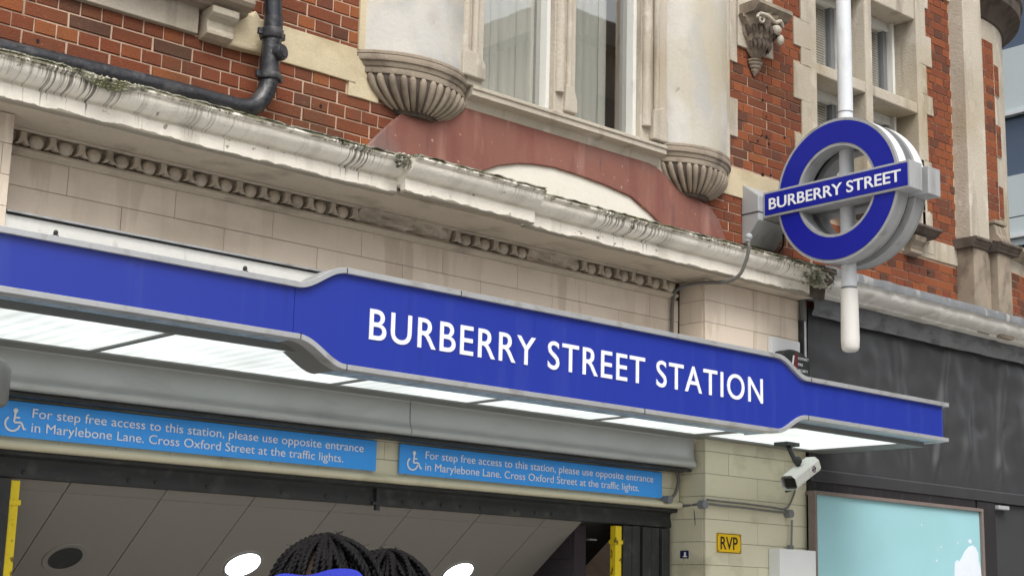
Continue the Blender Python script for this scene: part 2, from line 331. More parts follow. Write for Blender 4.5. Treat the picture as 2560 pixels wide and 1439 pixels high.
def smoothpath(pts, n=6):
    pts = [Vector(p) for p in pts]; out = []
    for i in range(len(pts)-1):
        p0 = pts[max(i-1, 0)]; p1 = pts[i]; p2 = pts[i+1]; p3 = pts[min(i+2, len(pts)-1)]
        for k in range(n):
            t = k/n
            out.append(.5*((2*p1)+(p2-p0)*t+(2*p0-5*p1+4*p2-p3)*t*t+(3*p1-p0-3*p2+p3)*t**3))
    out.append(pts[-1]); return out
def text(name, body, m, parent, o, xdir, zdir, width=None, height=None, offset=0, extrude=.0015, cap=None, space=1.0, label=None, split=False):
    """text as a real mesh; o = bottom-left of its bounds, laid along xdir / zdir"""
    cu = bpy.data.curves.new(name, 'FONT'); cu.body = body; cu.size = 1; cu.offset = offset; cu.extrude = 0; cu.space_character = space
    cu.resolution_u = 5
    ob = bpy.data.objects.new(name, cu); col.objects.link(ob)
    dg = bpy.context.evaluated_depsgraph_get(); me = bpy.data.meshes.new_from_object(ob.evaluated_get(dg))
    bpy.data.objects.remove(ob); bpy.data.curves.remove(cu)
    xs = [v.co.x for v in me.vertices]; ys = [v.co.y for v in me.vertices]
    x0, x1, y0, y1 = min(xs), max(xs), min(ys), max(ys)
    sy = height/(y1-y0) if height else 1
    sx = width/(x1-x0) if width else sy
    xd = Vector(xdir).normalized(); zd = Vector(zdir).normalized(); nd = xd.cross(zd)
    base = len(me.vertices); vs_ = []
    for v in me.vertices: vs_.append(xd*((v.co.x-x0)*sx)+zd*((v.co.y-y0)*sy))
    fs = [tuple(p.vertices) for p in me.polygons]
    # give the letters thickness: front faces + side walls along boundary edges
    cnt = {}
    for f in fs:
        for i in range(len(f)):
            e = (f[i], f[(i+1) % len(f)]); cnt[e] = cnt.get(e, 0)+1
    sides = [e for e in cnt if (e[1], e[0]) not in cnt]
    allv = [v+nd*extrude for v in vs_]+vs_
    fs2 = list(fs)+[(b, a, a+base, b+base) for a, b in sides]
    b = MB(); b.add([v+Vector(o) for v in allv], fs2); bpy.data.meshes.remove(me)
    if split:                                   # every letter its own part
        par = list(range(len(allv)))
        def fd(i):
            while par[i] != i: par[i] = par[par[i]]; i = par[i]
            return i
        for f in fs2:
            for q in f[1:]: par[fd(q)] = fd(f[0])
        grp = {}
        for f in fs2: grp.setdefault(fd(f[0]), []).append(f)
        for fl in grp.values():
            ids = sorted({i for f in fl for i in f}); mp = {q: k for k, q in enumerate(ids)}
            lb = MB(); lb.add([allv[i]+Vector(o) for i in ids], [tuple(mp[i] for i in f) for f in fl]); lb.build('letter', m, parent)
        return
    ob = b.build(name, m, parent, label=label); ob['kind'] = 'stuff'; return ob

# ================================================================== SETTING
YW = 6.6          # wall plane (brick, piers)
YF = 6.83         # frieze / lintel plane
b = MB(); b.box(-60, 120, -60, 4.2, -H-.3, -H-.13); struct(b.build('road', 'asphalt'))
b = MB(); b.box(-60, 120, 1.0-3.2, 6.9, -H-.12, -H); struct(b.build('pavement', 'paving'))
b = MB(); b.box(-60, 120, 1.0-3.4, 1.0-3.204, -H-.128, -H+.004); struct(b.build('kerb', 'kerb', bevel=.01))

# ================================================================== STATION BUILDING
bld = thing('station_building', 'red brick and stone Victorian building with painted cornice, bow window and tiled ground floor', 'building', (6.5, 6.7, -H))
# structural body behind the facings (with openings left)
b = MB()
b.box(1.0, 2.74, 6.9, 9.0, -H, 2.1); b.box(7.56, 8.6, 6.9, 9.0, -H, 2.1)          # behind piers
b.box(2.74, 7.56, 6.93, 7.0, 1.05, 2.1)
b.box(1.0, 5.42, 6.64, 7.3, 2.21, 5.6)
b.box(7.1, 8.72, 6.64, 7.3, 2.21, 6.5); b.box(5.42, 7.1, 6.64, 7.3, 2.21, 2.88)
b.box(8.72, 10.2, 6.64, 7.6, 2.21, 2.88); b.box(10.2, 11.15, 6.64, 7.6, 2.21, 6.9)
b.box(8.72, 10.2, 6.66, 7.6, 4.75, 6.9)
b.box(5.42, 7.1, 6.64, 7.3, 4.9, 5.6)
core = b.build('wall_core', 'mortar', bld)
mort = MB()
mort.box(1.6, 5.45, 6.606, 6.64, 2.21, 4.2)
wall_l = mort.build('brick_wall', 'mortar', bld)
mort = MB(); mort.prism([(7.4, 2.21), (10.72, 2.21), (10.72, 6.2), (10.12, 6.2), (10.12, 2.9), (8.72, 2.9), (8.72, 5.2), (7.4, 5.2)], 6.606, 6.64)
wall = mort.build('brick_wall', 'mortar', bld)

# --- stone pieces (X0,X1,Z0,Z1) at the wall plane
stones = []
def stone(x0, x1, z0, z1, m='stone', y=YW-.012, name='quoin_stone', parent=None, rec=True):
    b = MB(); n = 3
    j = lambda: random.uniform(-.004, .004)
    b.prism([(x0+j(), z0+j()), ((x0+x1)/2, z0+j()), (x1+j(), z0+j()), (x1+j(), (z0+z1)/2), (x1+j(), z1+j()), (x0+j(), z1+j())], y, YW+.03)
    if rec: stones.append((x0, x1, z0, z1))
    return b.build(name, m, parent or bld, bevel=.004)
# left block beside the corbel, and jamb column of the bow
stone(4.155, 4.645, 2.795, 2.995, 'stone_yellow')
stone(4.60, 4.80, 2.72, 2.955, 'stone_yellow', YW-.008)
stone(4.645, 4.80, 2.995, 3.9, 'stone_yellow', YW-.015)
# quoins right of the bow
qx = [(3.894, 5.2, 7.885), (3.767, 3.894, 7.885), (3.494, 3.767, 7.80), (3.22, 3.494, 7.888), (2.995, 3.22, 7.80)]
for z0, z1, x1 in qx: stone(7.70, x1, z0, z1, 'stone')
stone(7.72, 8.36, 2.795, 2.992, 'stone_yellow', YW-.010)
stone(7.885, 8.275, 3.894, 5.0, 'stone', YW-.02, 'plinth_stone')
# quoins left of mullioned window
zq = 2.99; k = 0
for z0, z1, x0 in [(2.80, 2.995, 8.62), (2.995, 3.40, 8.53), (3.40, 3.674, 8.615), (3.674, 3.947, 8.53), (3.947, 4.084, 8.615), (4.084, 4.29, 8.53), (4.29, 5.4, 8.615)]:
    stone(x0, 8.725, z0, z1, 'stone')
# quoins right of mullioned window
for z0, z1, x1 in [(2.79, 3.13, 10.27), (3.13, 3.31, 10.20), (3.31, 3.55, 10.28)]: stone(10.13, x1, z0, z1, 'stone')
for z0, z1, x1 in [(3.55, 3.95, 10.24), (3.95, 4.11, 10.33), (4.11, 4.36, 10.25), (4.36, 4.62, 10.33), (4.62, 4.86, 10.25), (4.86, 5.02, 10.30)]: stone(10.17, x1, z0, z1, 'stone')
stone(10.17, 10.63, 5.02, 6.4, 'stone')
# stone band under the mullioned window
stone(9.55, 10.63, 2.755, 2.915, 'stone', YW-.008, 'sill_band')

# --- bricks
def brick_mesh(wd, ht, i):
    rnd = random.Random(i*13+int(wd*1000)); j = lambda a=.0014: rnd.uniform(-a, a)
    w, h = wd/2, ht/2; c = .0035; y0 = -.0; yb = .022; yo = rnd.uniform(-.0022, .002)
    fr = [(-w+c+j(), yo+j(), -h+c+j()), (w-c+j(), yo+j(), -h+c+j()), (w-c+j(), yo+j(), h-c+j()), (-w+c+j(), yo+j(), h-c+j())]
    md = [(-w+j(), .005, -h+j()), (w+j(), .005, -h+j()), (w+j(), .005, h+j()), (-w+j(), .005, h+j())]
    bk = [(x, yb, z) for x, y, z in md]
    me = bpy.data.meshes.new('brick')
    me.from_pydata(fr+md+bk, [], [(0, 1, 2, 3)]+[(i_+4, (i_+1) % 4+4, (i_+1) % 4, i_) for i_ in range(4)]+[(i_+8, (i_+1) % 4+8, (i_+1) % 4+4, i_+4) for i_ in range(4)])
    me.materials.append(MT['brick']); return me
cands = []
def brickzone(x0, x1, z0, z1, zj, cs, xj, sl, phase=0):
    kz = math.floor((z0-zj)/cs)
    while zj+kz*cs < z1:
        za, zb = zj+kz*cs, zj+(kz+1)*cs; zc = (za+zb)/2
        st = (kz+phase) % 2 == 1
        step = sl if st else sl/2; off = xj if st else xj-sl/4
        n = math.floor((x0-off)/step)
        while off+n*step < x1:
            a, c = max(off+n*step, x0), min(off+(n+1)*step, x1); n += 1
            if c-a < .03: continue
            # trim or drop against stones
            drop = False
            for (sx0, sx1, sz0, sz1) in stones:
                if zc > sz0+.01 and zc < sz1-.01:
                    if a >= sx0-.012 and c <= sx1+.012: drop = True; break
                    if a < sx0 < c: c = sx0+.008
                    elif a < sx1 < c: a = sx1-.008
            if drop or c-a < .022: continue
            px, py = proj(((a+c)/2, YW, zc))
            if px < -160 or px > 2680 or py < -140 or py > 900: continue
            if pointhidden((a+c)/2, zc): continue
            cands.append((a, c, zc, cs))
        kz += 1
def pointhidden(x, z):
    if 4.98 < x < 7.5 and z > 2.1: return True
    if z < 2.2 and x < 8.6: return True
    return False
cands_target = None
brickzone(2.2, 4.99, 2.16, 3.6, 2.581, .0735, 2.739, .2243)
brickzone(7.5, 8.73, 2.16, 4.7, 3.697, .0683, 7.80, .212)
brickzone(8.73, 10.62, 2.16, 2.78, 3.697, .0683, 7.80, .212)
brickzone(10.2, 10.62, 2.78, 5.04, 3.697, .0683, 7.80, .212)
cands.sort(key=lambda q: (q[0]**2+q[2]**2+43)/(q[1]-q[0]+.12))
bm = {}
first = True
rest = MB()
nb = 0
for a, c, zc, cs in cands:
    key = (round((c-a)/.006), cs, random.randrange(4))
    if nb < 300:
        if key not in bm: bm[key] = brick_mesh(key[0]*.006-.0085, cs-.0085, key[2])
        wl = wall_l if a < 6 else wall; ob = bpy.data.objects.new('brick', bm[key]); col.objects.link(ob); ob.parent = wl
        ob.location = Vector(((a+c)/2, YW, zc))-WO[wl.name]; ob.rotation_euler = (0, random.uniform(-.004, .004), 0); nb += 1
    else:
        y = YW+random.uniform(-.002, .002); g = .0043
        rest.box(a+g, c-g, y, y+.02, zc-cs/2+g, zc+cs/2-g)
def brickrest(N, L, geo, n1, n2, M, c, b_):
    at_ = N.new('ShaderNodeNewGeometry')
    cr = N.new('ShaderNodeValToRGB'); e = cr.color_ramp.elements
    e[0].color = srgb(126, 66, 52); e[1].color = srgb(160, 84, 58)
    for p_, q in ((.3, (138, 70, 54)), (.6, (146, 76, 56)), (.1, (106, 66, 58))): x = e.new(p_); x.color = srgb(*q)
    L.new(at_.outputs['Random Per Island'], cr.inputs[0])
    w = ramp(N, L, stretched(N, L, geo, 30, 55, 1, 5), .62, .72)
    cc = mixc(N, L, M('MULTIPLY', w, .3), cr.outputs[0], srgb(186, 128, 104))
    v = M('ADD', M('MULTIPLY', n2.outputs[0], .4), .58)
    tint = N.new('ShaderNodeVectorMath'); tint.operation = 'MULTIPLY'; tint.inputs[1].default_value = (.97, 1.22, 1.08); L.new(cc, tint.inputs[0]); cc = tint.outputs[0]
    sc_ = N.new('ShaderNodeVectorMath'); sc_.operation = 'SCALE'; L.new(cc, sc_.inputs[0]); L.new(v, sc_.inputs['Scale']); return sc_.outputs[0]
MT['brick_far'] = mat('brick_clay_far', srgb(150, 70, 48), .85, bump=.4, bs=130, extra=brickrest, spec=.2)
if rest.v:
    ob = rest.build('brick_remainder', 'brick_far', wall); ob['kind'] = 'stuff'
# drilled holes in the brickwork
b = MB()
for px, py in [(95, 101), (283, 265), (802, 265), (1907, 161), (1918, 218), (1908, 250), (1916, 292), (1917, 342), (1905, 339), (1923, 360), (1895, 352), (1962, 343), (1928, 438), (1908, 436), (2280, 637), (2322, 681), (1810, 235), (1860, 468), (1900, 458), (1927, 465), (1050, 358)]:
    p = at(px, py, YW-.004 if px not in (1810,) else YW-.02)
    r = random.uniform(.008, .013)
    b.prism([(p.x+r*math.cos(t*.785)*random.uniform(.7, 1.2), p.z+r*math.sin(t*.785)*random.uniform(.7, 1.2)) for t in range(8)], p.y-.001, p.y+.01)
ob = b.build('drill_holes', 'black', bld); ob['kind'] = 'stuff'

# --- painted relieving arch and white lunette
arch_out = [XZ(*p, YW) for p in [(905, 372), (948, 330), (1000, 283), (1100, 268), (1190, 262), (1300, 290), (1420, 320), (1500, 345), (1560, 372), (1640, 425), (1690, 467), (1730, 495), (1768, 520), (1790, 552), (1806, 600), (1812, 640)]]
arch_in = [XZ(*p, YW) for p in [(1690, 605), (1655, 572), (1618, 535), (1570, 493), (1505, 464), (1440, 440), (1380, 421), (1330, 413), (1290, 411), (1240, 416), (1200, 429), (1175, 446), (1130, 470)]]
zlow = 2.2
b = MB(); b.prism(arch_out+[(7.74, zlow)]+[(7.45, zlow)]+arch_in+[(5.3, zlow), (4.6, zlow)], YW-.03, YW+.02)
b.build('painted_arch', 'red_plaster', bld, bevel=.006)
lun = [XZ(*p, YW) for p in [(1700, 612), (1655, 568), (1618, 531), (1570, 489), (1505, 460), (1440, 436), (1330, 409), (1290, 407), (1240, 412), (1200, 425), (1125, 460)]]
b = MB(); b.prism(lun+[(5.3, zlow), (7.5, zlow)], YW-.012, YW+.012); b.build('white_lunette', 'white_plaster', bld)
# pale rendered wedge between sill and right corbel
b = MB(); b.prism([XZ(*p, YW) for p in [(1480, 325), (1560, 371), (1640, 424), (1690, 466), (1730, 494), (1700, 400), (1600, 350)]], YW-.02, YW+.02); b.build('rendered_spandrel', 'stone', bld)

# --- bow window: two half drums with fluted corbels, sill, mullions, panes
def arcpts(x1, x2, s, n, y=YW):
    c = (x2-x1)/2; R_ = (c*c+s*s)/(2*s); yc = y-s+R_; a = math.asin(min(1, c/R_))
    if s > c: a = math.pi-a
    return [((x1+x2)/2+R_*math.sin(t), yc-R_*math.cos(t)) for t in [(-a+2*a*i/(n-1)) for i in range(n)]]
def scaled(x1, x2, s, k, n, y=YW):           # same arc shrunk towards the wall chord centre
    m = (x1+x2)/2
    return [(m+(x-m)*k, y-(y-yy)*k) for x, yy in arcpts(x1, x2, s, n, y)]
def drum(x1, x2, s, top, dark):
    n = 33
    # lip profile: (scale, z)
    prof = [(.92, 2.998), (.99, 2.997), (1.0, 2.992), (1.0, 2.979), (.985, 2.975), (.992, 2.972), (.992, 2.946), (.985, 2.942), (.945, 2.940), (.935, 2.926), (.915, 2.914), (.885, 2.910), (.885, 2.905), (.89, 2.902), (.89, 2.879), (.885, 2.875), (.83, 2.874)]
    b = MB(); rings = []
    for k_, z in prof: rings.append([(x, y, z) for x, y in scaled(x1, x2, s*(.92+.08*k_), k_, n)])
    b.loft(rings, closed=False, caps=False)
    b.build('corbel_lip', 'carved', bld, smooth=35)
    # bowl core
    def bowl(t):                              # t 0..1 top to bottom
        return (.36+.49*max(0, math.cos(t*math.pi/2))**.85, 2.876-.178*t)
    b = MB(); rings = [[(x, y, bowl(t/9)[1]) for x, y in scaled(x1, x2, s, bowl(t/9)[0], n)] for t in range(10)]
    rings.append([(x, y, 2.552) for x, y in scaled(x1, x2, s, .02, n)])
    rings = rings[:-1]+[[(x, y, 2.686) for x, y in scaled(x1, x2, s, .34, n)], [(x, y, 2.684) for x, y in scaled(x1, x2, s, .02, n)]]
    b.loft(rings, closed=False, caps=False)
    core_ = b.build('corbel_bowl', dark, bld, smooth=60)  # core coloured darker so the gaps between flutes read dark
    nf = 13
    for i in range(nf):
        u = (i+.5)/nf
        pts = []; rr = []
        for t in range(9):
            tt = .02+t/8*.93
            k_, z = bowl(tt); A = scaled(x1, x2, s, k_, 61); x, y = A[int(u*60)]
            w = (x2-x1)*1.12*(k_+.1)/nf*.31
            pts.append((x, y-.002, z)); rr.append(w*(1 if 0 < t < 8 else .55))
        b = MB(); b.tube(pts, rr, 8)
        b.build('flute', 'carved', core_, smooth=70)
    # drum wall above
    b = MB(); b.prismZ(scaled(x1, x2, s, .93, n)+[], 2.992, top)
    return b
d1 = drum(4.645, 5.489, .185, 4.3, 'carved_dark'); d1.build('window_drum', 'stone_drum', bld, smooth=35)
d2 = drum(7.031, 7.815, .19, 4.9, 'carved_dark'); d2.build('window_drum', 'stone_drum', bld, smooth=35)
# flat pilaster strips and mouldings flanking the window
def vert(x0, x1, y, z0, z1, m='stone', name='window_pier', bev=.006):
    b = MB(); b.box(x0, x1, y, YW+.1, z0, z1); return b.build(name, m, bld, bevel=bev)
def roll(x, y, r, z0, z1, name='roll_moulding', m='stone'):
    b = MB(); b.tube([(x, y, z0), (x, y, z1)], r, 12); b.build(name, m, bld, smooth=50)
JZ = 3.125
vert(5.30, 5.475, YW-.105, 2.95, 5.0)
roll(5.335, YW-.105, .026, JZ, 5.0); roll(5.40, YW-.112, .022, JZ, 5.0)
b = MB(); b.prism([(5.30, 2.99), (5.475, 2.99), (5.475, 3.08), (5.43, JZ+.02), (5.30, JZ+.02)], YW-.135, YW-.08); b.build('moulding_stop', 'stone', bld, bevel=.008)
# centre mullion
vert(6.075, 6.255, YW-.075, 2.95, 5.0)
roll(6.115, YW-.075, .035, 3.09, 5.0); roll(6.19, YW-.08, .02, 3.13, 5.0)
b = MB(); b.prism([(6.15, 2.98), (6.255, 2.98), (6.255, 3.06), (6.22, 3.15), (6.16, 3.15)], YW-.10, YW-.06); b.build('moulding_stop', 'stone', bld, bevel=.008)
# right jamb
vert(6.845, 7.09, YW-.075, 2.95, 5.6)
roll(6.885, YW-.085, .034, 3.05, 5.6); roll(6.97, YW-.095, .022, 3.15, 5.6)
b = MB(); b.prism([(6.92, 2.97), (7.06, 2.97), (7.06, 3.1), (7.02, 3.2), (6.93, 3.17)], YW-.12, YW-.06); b.build('moulding_stop', 'stone', bld, bevel=.008)
roll(7.66, YW-.10, .026, 3.0, 5.6, m='stone')
# sill
b = MB(); b.prismX([(YW+.05, 2.968), (YW-.10, 2.955), (YW-.115, 2.95), (YW-.115, 2.93), (YW-.105, 2.925), (YW-.105, 2.895), (YW-.09, 2.888), (YW-.05, 2.88), (YW-.028, 2.83), (YW+.02, 2.80)], 5.40, 7.06)
b.build('window_sill', 'stone', bld, smooth=30, bevel=.002)
# sashes, panes and vertical blinds
def bowwin(x0, x1, z1):
    yg = YW+.02
    fr = MB(); t = .03
    fr.box(x0, x0+.022, YW-.02, yg+.05, 2.955, z1); fr.box(x1-.03, x1, YW-.03, yg+.05, 2.955, z1)
    fr.box(x0+.022, x1-.03, yg-.01, yg+.05, 2.955, 2.985)
    f = fr.build('window_frame', 'white_frame', bld, bevel=.003)
    g = MB(); g.box(x0+.022, x1-.03, yg+.012, yg+.016, 2.985, z1); g.build('pane', 'glass', f)
    n = int((x1-x0-.03)/.072)
    for i in range(n):
        if x0 > 6 and i >= n-2: break
        xc = x0+.10+i*.072; b = MB(); a = -math.radians(random.uniform(-6, 30))
        dx, dy = .0335*math.cos(a), .0335*math.sin(a)
        b.loft([[(xc-dx+2*dx*q/6, yg+.065-dy+2*dy*q/6-.012*math.sin(math.pi*q/6), z_) for q in range(7)] for z_ in (2.99, z1)], False, False)
        b.build('blind_vane', 'blind', f, smooth=60)
bowwin(5.475, 6.078, 4.8); bowwin(6.255, 6.848, 4.8)
b = MB(); b.box(5.4, 7.2, 7.25, 7.29, 2.8, 5.0); b.box(5.4, 7.2, 6.7, 7.25, 2.80, 2.86); b.build('room_backing', 'room', bld)

# --- top-left sill, panel, bracket and broken stone
b = MB(); b.box(2.2, 3.64, YW-.03, YW+.02, 2.80, 2.945); b.build('stone_panel', 'stone', bld, bevel=.004)
b = MB(); b.prismX([(YW+.02, 2.935), (YW-.10, 2.94), (YW-.11, 2.955), (YW-.16, 2.965), (YW-.175, 2.985), (YW-.175, 3.01), (YW-.16, 3.02), (YW+.02, 3.05)], 3.0, 3.88); b.build('sill_slab', 'carved', bld, bevel=.003)
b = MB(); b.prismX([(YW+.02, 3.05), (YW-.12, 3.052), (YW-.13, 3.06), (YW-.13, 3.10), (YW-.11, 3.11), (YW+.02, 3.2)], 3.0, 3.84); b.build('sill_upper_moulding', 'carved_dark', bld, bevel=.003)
b = MB()
pr = [(YW+.02, 2.935), (YW-.13, 2.935), (YW-.13, 2.90), (YW-.115, 2.885), (YW-.085, 2.865), (YW-.08, 2.835), (YW-.085, 2.815), (YW-.085, 2.80), (YW-.045, 2.785), (YW+.02, 2.78)]
b.prismX(pr, 3.66, 3.815); b.build('sill_bracket', 'stone', bld, bevel=.003)
b = MB(); rn = random.Random(3); ring = []
pts = [XZ(*p, YW) for p in [(556, 118), (562, 80), (580, 48), (598, 30), (618, 40), (628, 30), (640, 52), (656, 56), (664, 100), (664, 144), (610, 132)]]
b.prism(pts, YW-.05, YW+.02); o_ = b.build('broken_stone', 'stone_yellow', bld, bevel=.014)

# --- cornice
prof = [(YW+.02, 2.40), (6.43, 2.372), (6.315, 2.350), (6.302, 2.343), (6.300, 2.330), (6.312, 2.322), (6.325, 2.320), (6.322, 2.306), (6.326, 2.292), (6.338, 2.276), (6.358, 2.263), (6.385, 2.255), (6.412, 2.250), (6.416, 2.238), (6.400, 2.232), (6.400, 2.165), (6.406, 2.158), (6.44, 2.157), (6.443, 2.21), (6.60, 2.22)]
def cornice_piece(x0, x1, dy, m, jag=0):
    n = max(2, int((x1-x0)/.05)); rings = []
    for i in range(n+1):
        x = x0+(x1-x0)*i/n
        rings.append([(x, y+(dy if y < 6.58 else 0)+jag*(noise.noise(Vector((x*7, y*5, z*9)))*.5), z+jag*noise.noise(Vector((x*9+5, y*3, z*6)))*.6) for y, z in prof])
    b = MB(); b.loft(rings, closed=True, caps=True); return b
c1 = cornice_piece(1.2, 4.81, 0, 0, .006).build('cornice', 'cornice', bld, smooth=28, label='dirty flaking white cornice with moss along its top, left length')
cornice_piece(4.81, 5.755, -.075, 0, .004).build('cornice_break', 'cornice', c1, smooth=28)
cornice_piece(5.755, 8.42, 0, 0, .006).build('cornice_length', 'cornice', c1, smooth=28)
cornice_piece(8.42, 8.60, 0, 0, .03).build('broken_cornice_end', 'carved_dark', c1, smooth=28)
# soffit and bed moulding
b = MB()
b.box(1.2, 8.55, 6.444, 6.775, 2.168, 2.2)
b.box(1.2, 2.74, 6.775, 6.9, 2.17, 2.2); b.box(7.55, 8.55, 6.775, 6.9, 2.17, 2.2)
b.box(2.74, 7.55, 6.775, 6.9, 2.172, 2.2)
b.build('cornice_soffit', 'soffit', bld, bevel=.004)
EX0, EX1 = 2.742, 7.50
b = MB()
b.prismX([(6.76, 2.174), (6.76, 2.158), (6.772, 2.153), (6.785, 2.153), (6.80, 2.16), (6.80, 2.174)], EX0, EX1)         # top fillet
b.prismX([(6.812, 2.165), (6.812, 2.150), (6.83, 2.085), (6.86, 2.085), (6.86, 2.165)], EX0, EX1)                        # sloping back of the band
b.prismX([(6.81, 2.082), (6.79, 2.078), (6.785, 2.066), (6.79, 2.058), (6.805, 2.052), (6.81, 2.045), (6.86, 2.040), (6.86, 2.085)], EX0, EX1)
bed = b.build('bed_moulding', 'soffit', bld, smooth=30)
EP = .1495
dmg = [(4.86, 5.50), (6.15, 6.52)]
def egg_mesh():
    b = MB()
    b.ball((0, 0, 0), .040, .030, .040, 12, 8)
    return b
first_egg = first_dart = None
i = 0; x = 2.942-EP
while x < EX1-.03:
    bad = any(a < x < c for a, c in dmg)
    if not bad:
        if first_egg is None:
            b = MB(); b.ball((x, 6.805, 2.116), .042, .036, .038, 12, 8); first_egg = b.build('egg', 'soffit', bed, smooth=80, origin=(x, 6.8, 2.118)); ex = x
        else: dup(first_egg, (x, 6.8, 2.118), bed)
    xd = x+EP/2
    if xd < EX1-.03 and not any(a < xd < c for a, c in dmg):
        if first_dart is None:
            b = MB()
            b.prism([(xd-.017, 2.152), (xd+.017, 2.152), (xd+.016, 2.125), (xd+.026, 2.098), (xd+.036, 2.088), (xd+.010, 2.093), (xd, 2.104), (xd-.010, 2.093), (xd-.036, 2.088), (xd-.026, 2.098), (xd-.016, 2.125)], 6.770, 6.83)
            first_dart = b.build('dart', 'soffit', bed, bevel=.003, origin=(xd, 6.8, 2.1))
        else: dup(first_dart, (xd, 6.8, 2.1), bed)
    x += EP
# eroded lengths of the bed moulding
for a, c in dmg:
    b = MB(); rings = []; n = int((c-a)/.02)
    for i in range(n+1):
        x = a-.02+(c-a+.04)*i/n; rg = []
        for k in range(9):
            t = k/8; y = 6.765+.055*t; z = 2.165-.10*t
            d = noise.fractal(Vector((x*14, t*3, 2)), .7, 2.1, 5)*.022
            rg.append((x, y+d, z+d*.5))
        rg += [(x, 6.86, 2.06), (x, 6.86, 2.18)]
        rings.append(rg)
    b.loft(rings, True, True); b.build('eroded_moulding', 'soffit', bed, smooth=30)

# moss, crust along the top edge
def edgeY(x): return 6.30-(.075 if 4.81 < x < 5.755 else 0)
b = MB(); rn = random.Random(5)
def lump(b, x, y, z, r, rn):
    vs_ = []
    for (a, c, d) in ((1, 0, 0), (-1, 0, 0), (0, 1, 0), (0, -1, 0), (0, 0, 1), (0, 0, -1)):
        k = r*rn.uniform(.5, 1.4); vs_.append((x+a*k*1.5, y+c*k, z+d*k*.8))
    b.add(vs_, [(0, 2, 4), (2, 1, 4), (1, 3, 4), (3, 0, 4), (2, 0, 5), (1, 2, 5), (3, 1, 5), (0, 3, 5)])
for i in range(9000):
    x = rn.uniform(2.3, 8.6); n_ = noise.noise(Vector((x*1.7, 3, 0)))+.6*noise.noise(Vector((x*7, 8, 0)))
    if 5.0 < x < 7.1: n_ -= .28
    if 8.1 < x: n_ += .5
    if n_ < rn.uniform(-.05, .35): continue
    y = edgeY(x)+abs(rn.gauss(0, .018)); z = 2.347+rn.uniform(-.004, .004)+max(0, n_)*.010
    if rn.random() < .30: z -= rn.random()**2*(.015+.04*max(0, n_)); y = edgeY(x)+.003
    lump(b, x, y, z, rn.uniform(.0025, .0065), rn)
ob = b.build('moss', 'moss', bld); ob['kind'] = 'stuff'
for xa_, xb_ in ((2.2, 4.80), (4.82, 5.75), (5.76, 8.4)):        # thin ragged mortar lip, broken in places
    b = MB(); rings = []; n = int((xb_-xa_)/.012)
    for i in range(n+1):
        x = xa_+(xb_-xa_)*i/n; q = noise.fractal(Vector((x*9, 2, 0)), .8, 2, 4); q2 = noise.fractal(Vector((x*14, 7, 0)), .8, 2, 4)
        dip = -.030*math.exp(-((x-3.07)/.08)**2)
        e = edgeY(x)-.004+q*.008; zt_ = 2.352+q2*.006+dip; th = max(.0015, .006+q*.007)
        rings.append([(x, e, zt_), (x, e+.002, zt_-th), (x, e+.05, zt_-th+.004), (x, e+.08, 2.364), (x, e+.03, zt_+.004+q*.004)])
    b.loft(rings, True, True); b.build('mortar_lip', 'crust', bld, smooth=50)
b = MB()
for i in range(900):                       # slumped mortar dip near the left end and dark clump at the right break
    if i < 420:
        t = rn.uniform(-1, 1); x = 3.05+t*.17; z = 2.345-.055*(1-t*t)*rn.random()
        lump(b, x, 6.296+rn.uniform(0, .01), z, rn.uniform(.006, .012), rn)
    elif i < 560:
        x = rn.uniform(4.72, 4.84); lump(b, x, 6.27+rn.uniform(0, .03), 2.345-rn.random()**2*.07, rn.uniform(.005, .012), rn)
    else:
        x = rn.gauss(8.42, .07); lump(b, x, 6.31+rn.uniform(0, .05), 2.34-rn.random()**1.5*.13, rn.uniform(.006, .016), rn)
ob = b.build('mortar_slump', 'crust', bld); ob['kind'] = 'stuff'

# cornice over the hoarding, with lead flashing
b = MB(); rings = []
pr2 = [(YW+.02, 2.42), (6.36, 2.37), (6.33, 2.36), (6.33, 2.315), (6.345, 2.305), (6.345, 2.29), (6.352, 2.262), (6.375, 2.24), (6.405, 2.225), (6.44, 2.217), (6.445, 2.20), (6.50, 2.19), (6.62, 2.185)]
for i in range(41):
    x = 8.6+i*.1; rings.append([(x, y, z) for y, z in pr2])
b.loft(rings, True, True); b.build('shop_cornice', 'shop_cornice', bld, smooth=35)
b = MB(); rings = []
for i in range(161):
    x = 8.5+i*.025; j1 = noise.noise(Vector((x*6, 1, 0)))*.010; j2 = noise.noise(Vector((x*9, 5, 0)))*.010
    rings.append([(x, 6.60, 2.43+j1), (x, 6.36+j1*.6, 2.383+j1), (x, 6.322+j2*.5, 2.375+j1), (x, 6.318+j2, 2.335+j2), (x, 6.322+j2, 2.312+j2), (x, 6.327+j2, 2.311+j2), (x, 6.33, 2.36), (x, 6.6, 2.41)])
b.loft(rings, True, True); b.build('lead_flashing', 'lead', bld, smooth=25)

# --- piers and frieze: tiles
def tiles(parent, name, m, x0, x1, z0, z1, y, zj, ch, xj, tw, g=.0025, t=.02):
    cache = {}
    kz = math.floor((z0-zj)/ch)
    while zj+kz*ch < z1-.004:
        za, zb = max(zj+kz*ch, z0), min(zj+(kz+1)*ch, z1)
        off = xj+(tw/2 if kz % 2 else 0); n = math.floor((x0-off)/tw)
        while off+n*tw < x1:
            a, c = max(off+n*tw, x0), min(off+(n+1)*tw, x1); n += 1
            if c-a < .01 or zb-za < .01: continue
            key = (round(c-a, 3), round(zb-za, 3))
            if key not in cache:
                b = MB(); yy = y+random.uniform(-.0008, .0008); b.box(a+g/2, c-g/2, yy, yy+t, za+g/2, zb-g/2)
                cache[key] = b.build(name, m, parent, bevel=.0018)
            else: dup(cache[key], ((a+c)/2, y+t/2+random.uniform(-.0008, .0008), za+g/2), parent)
        kz += 1
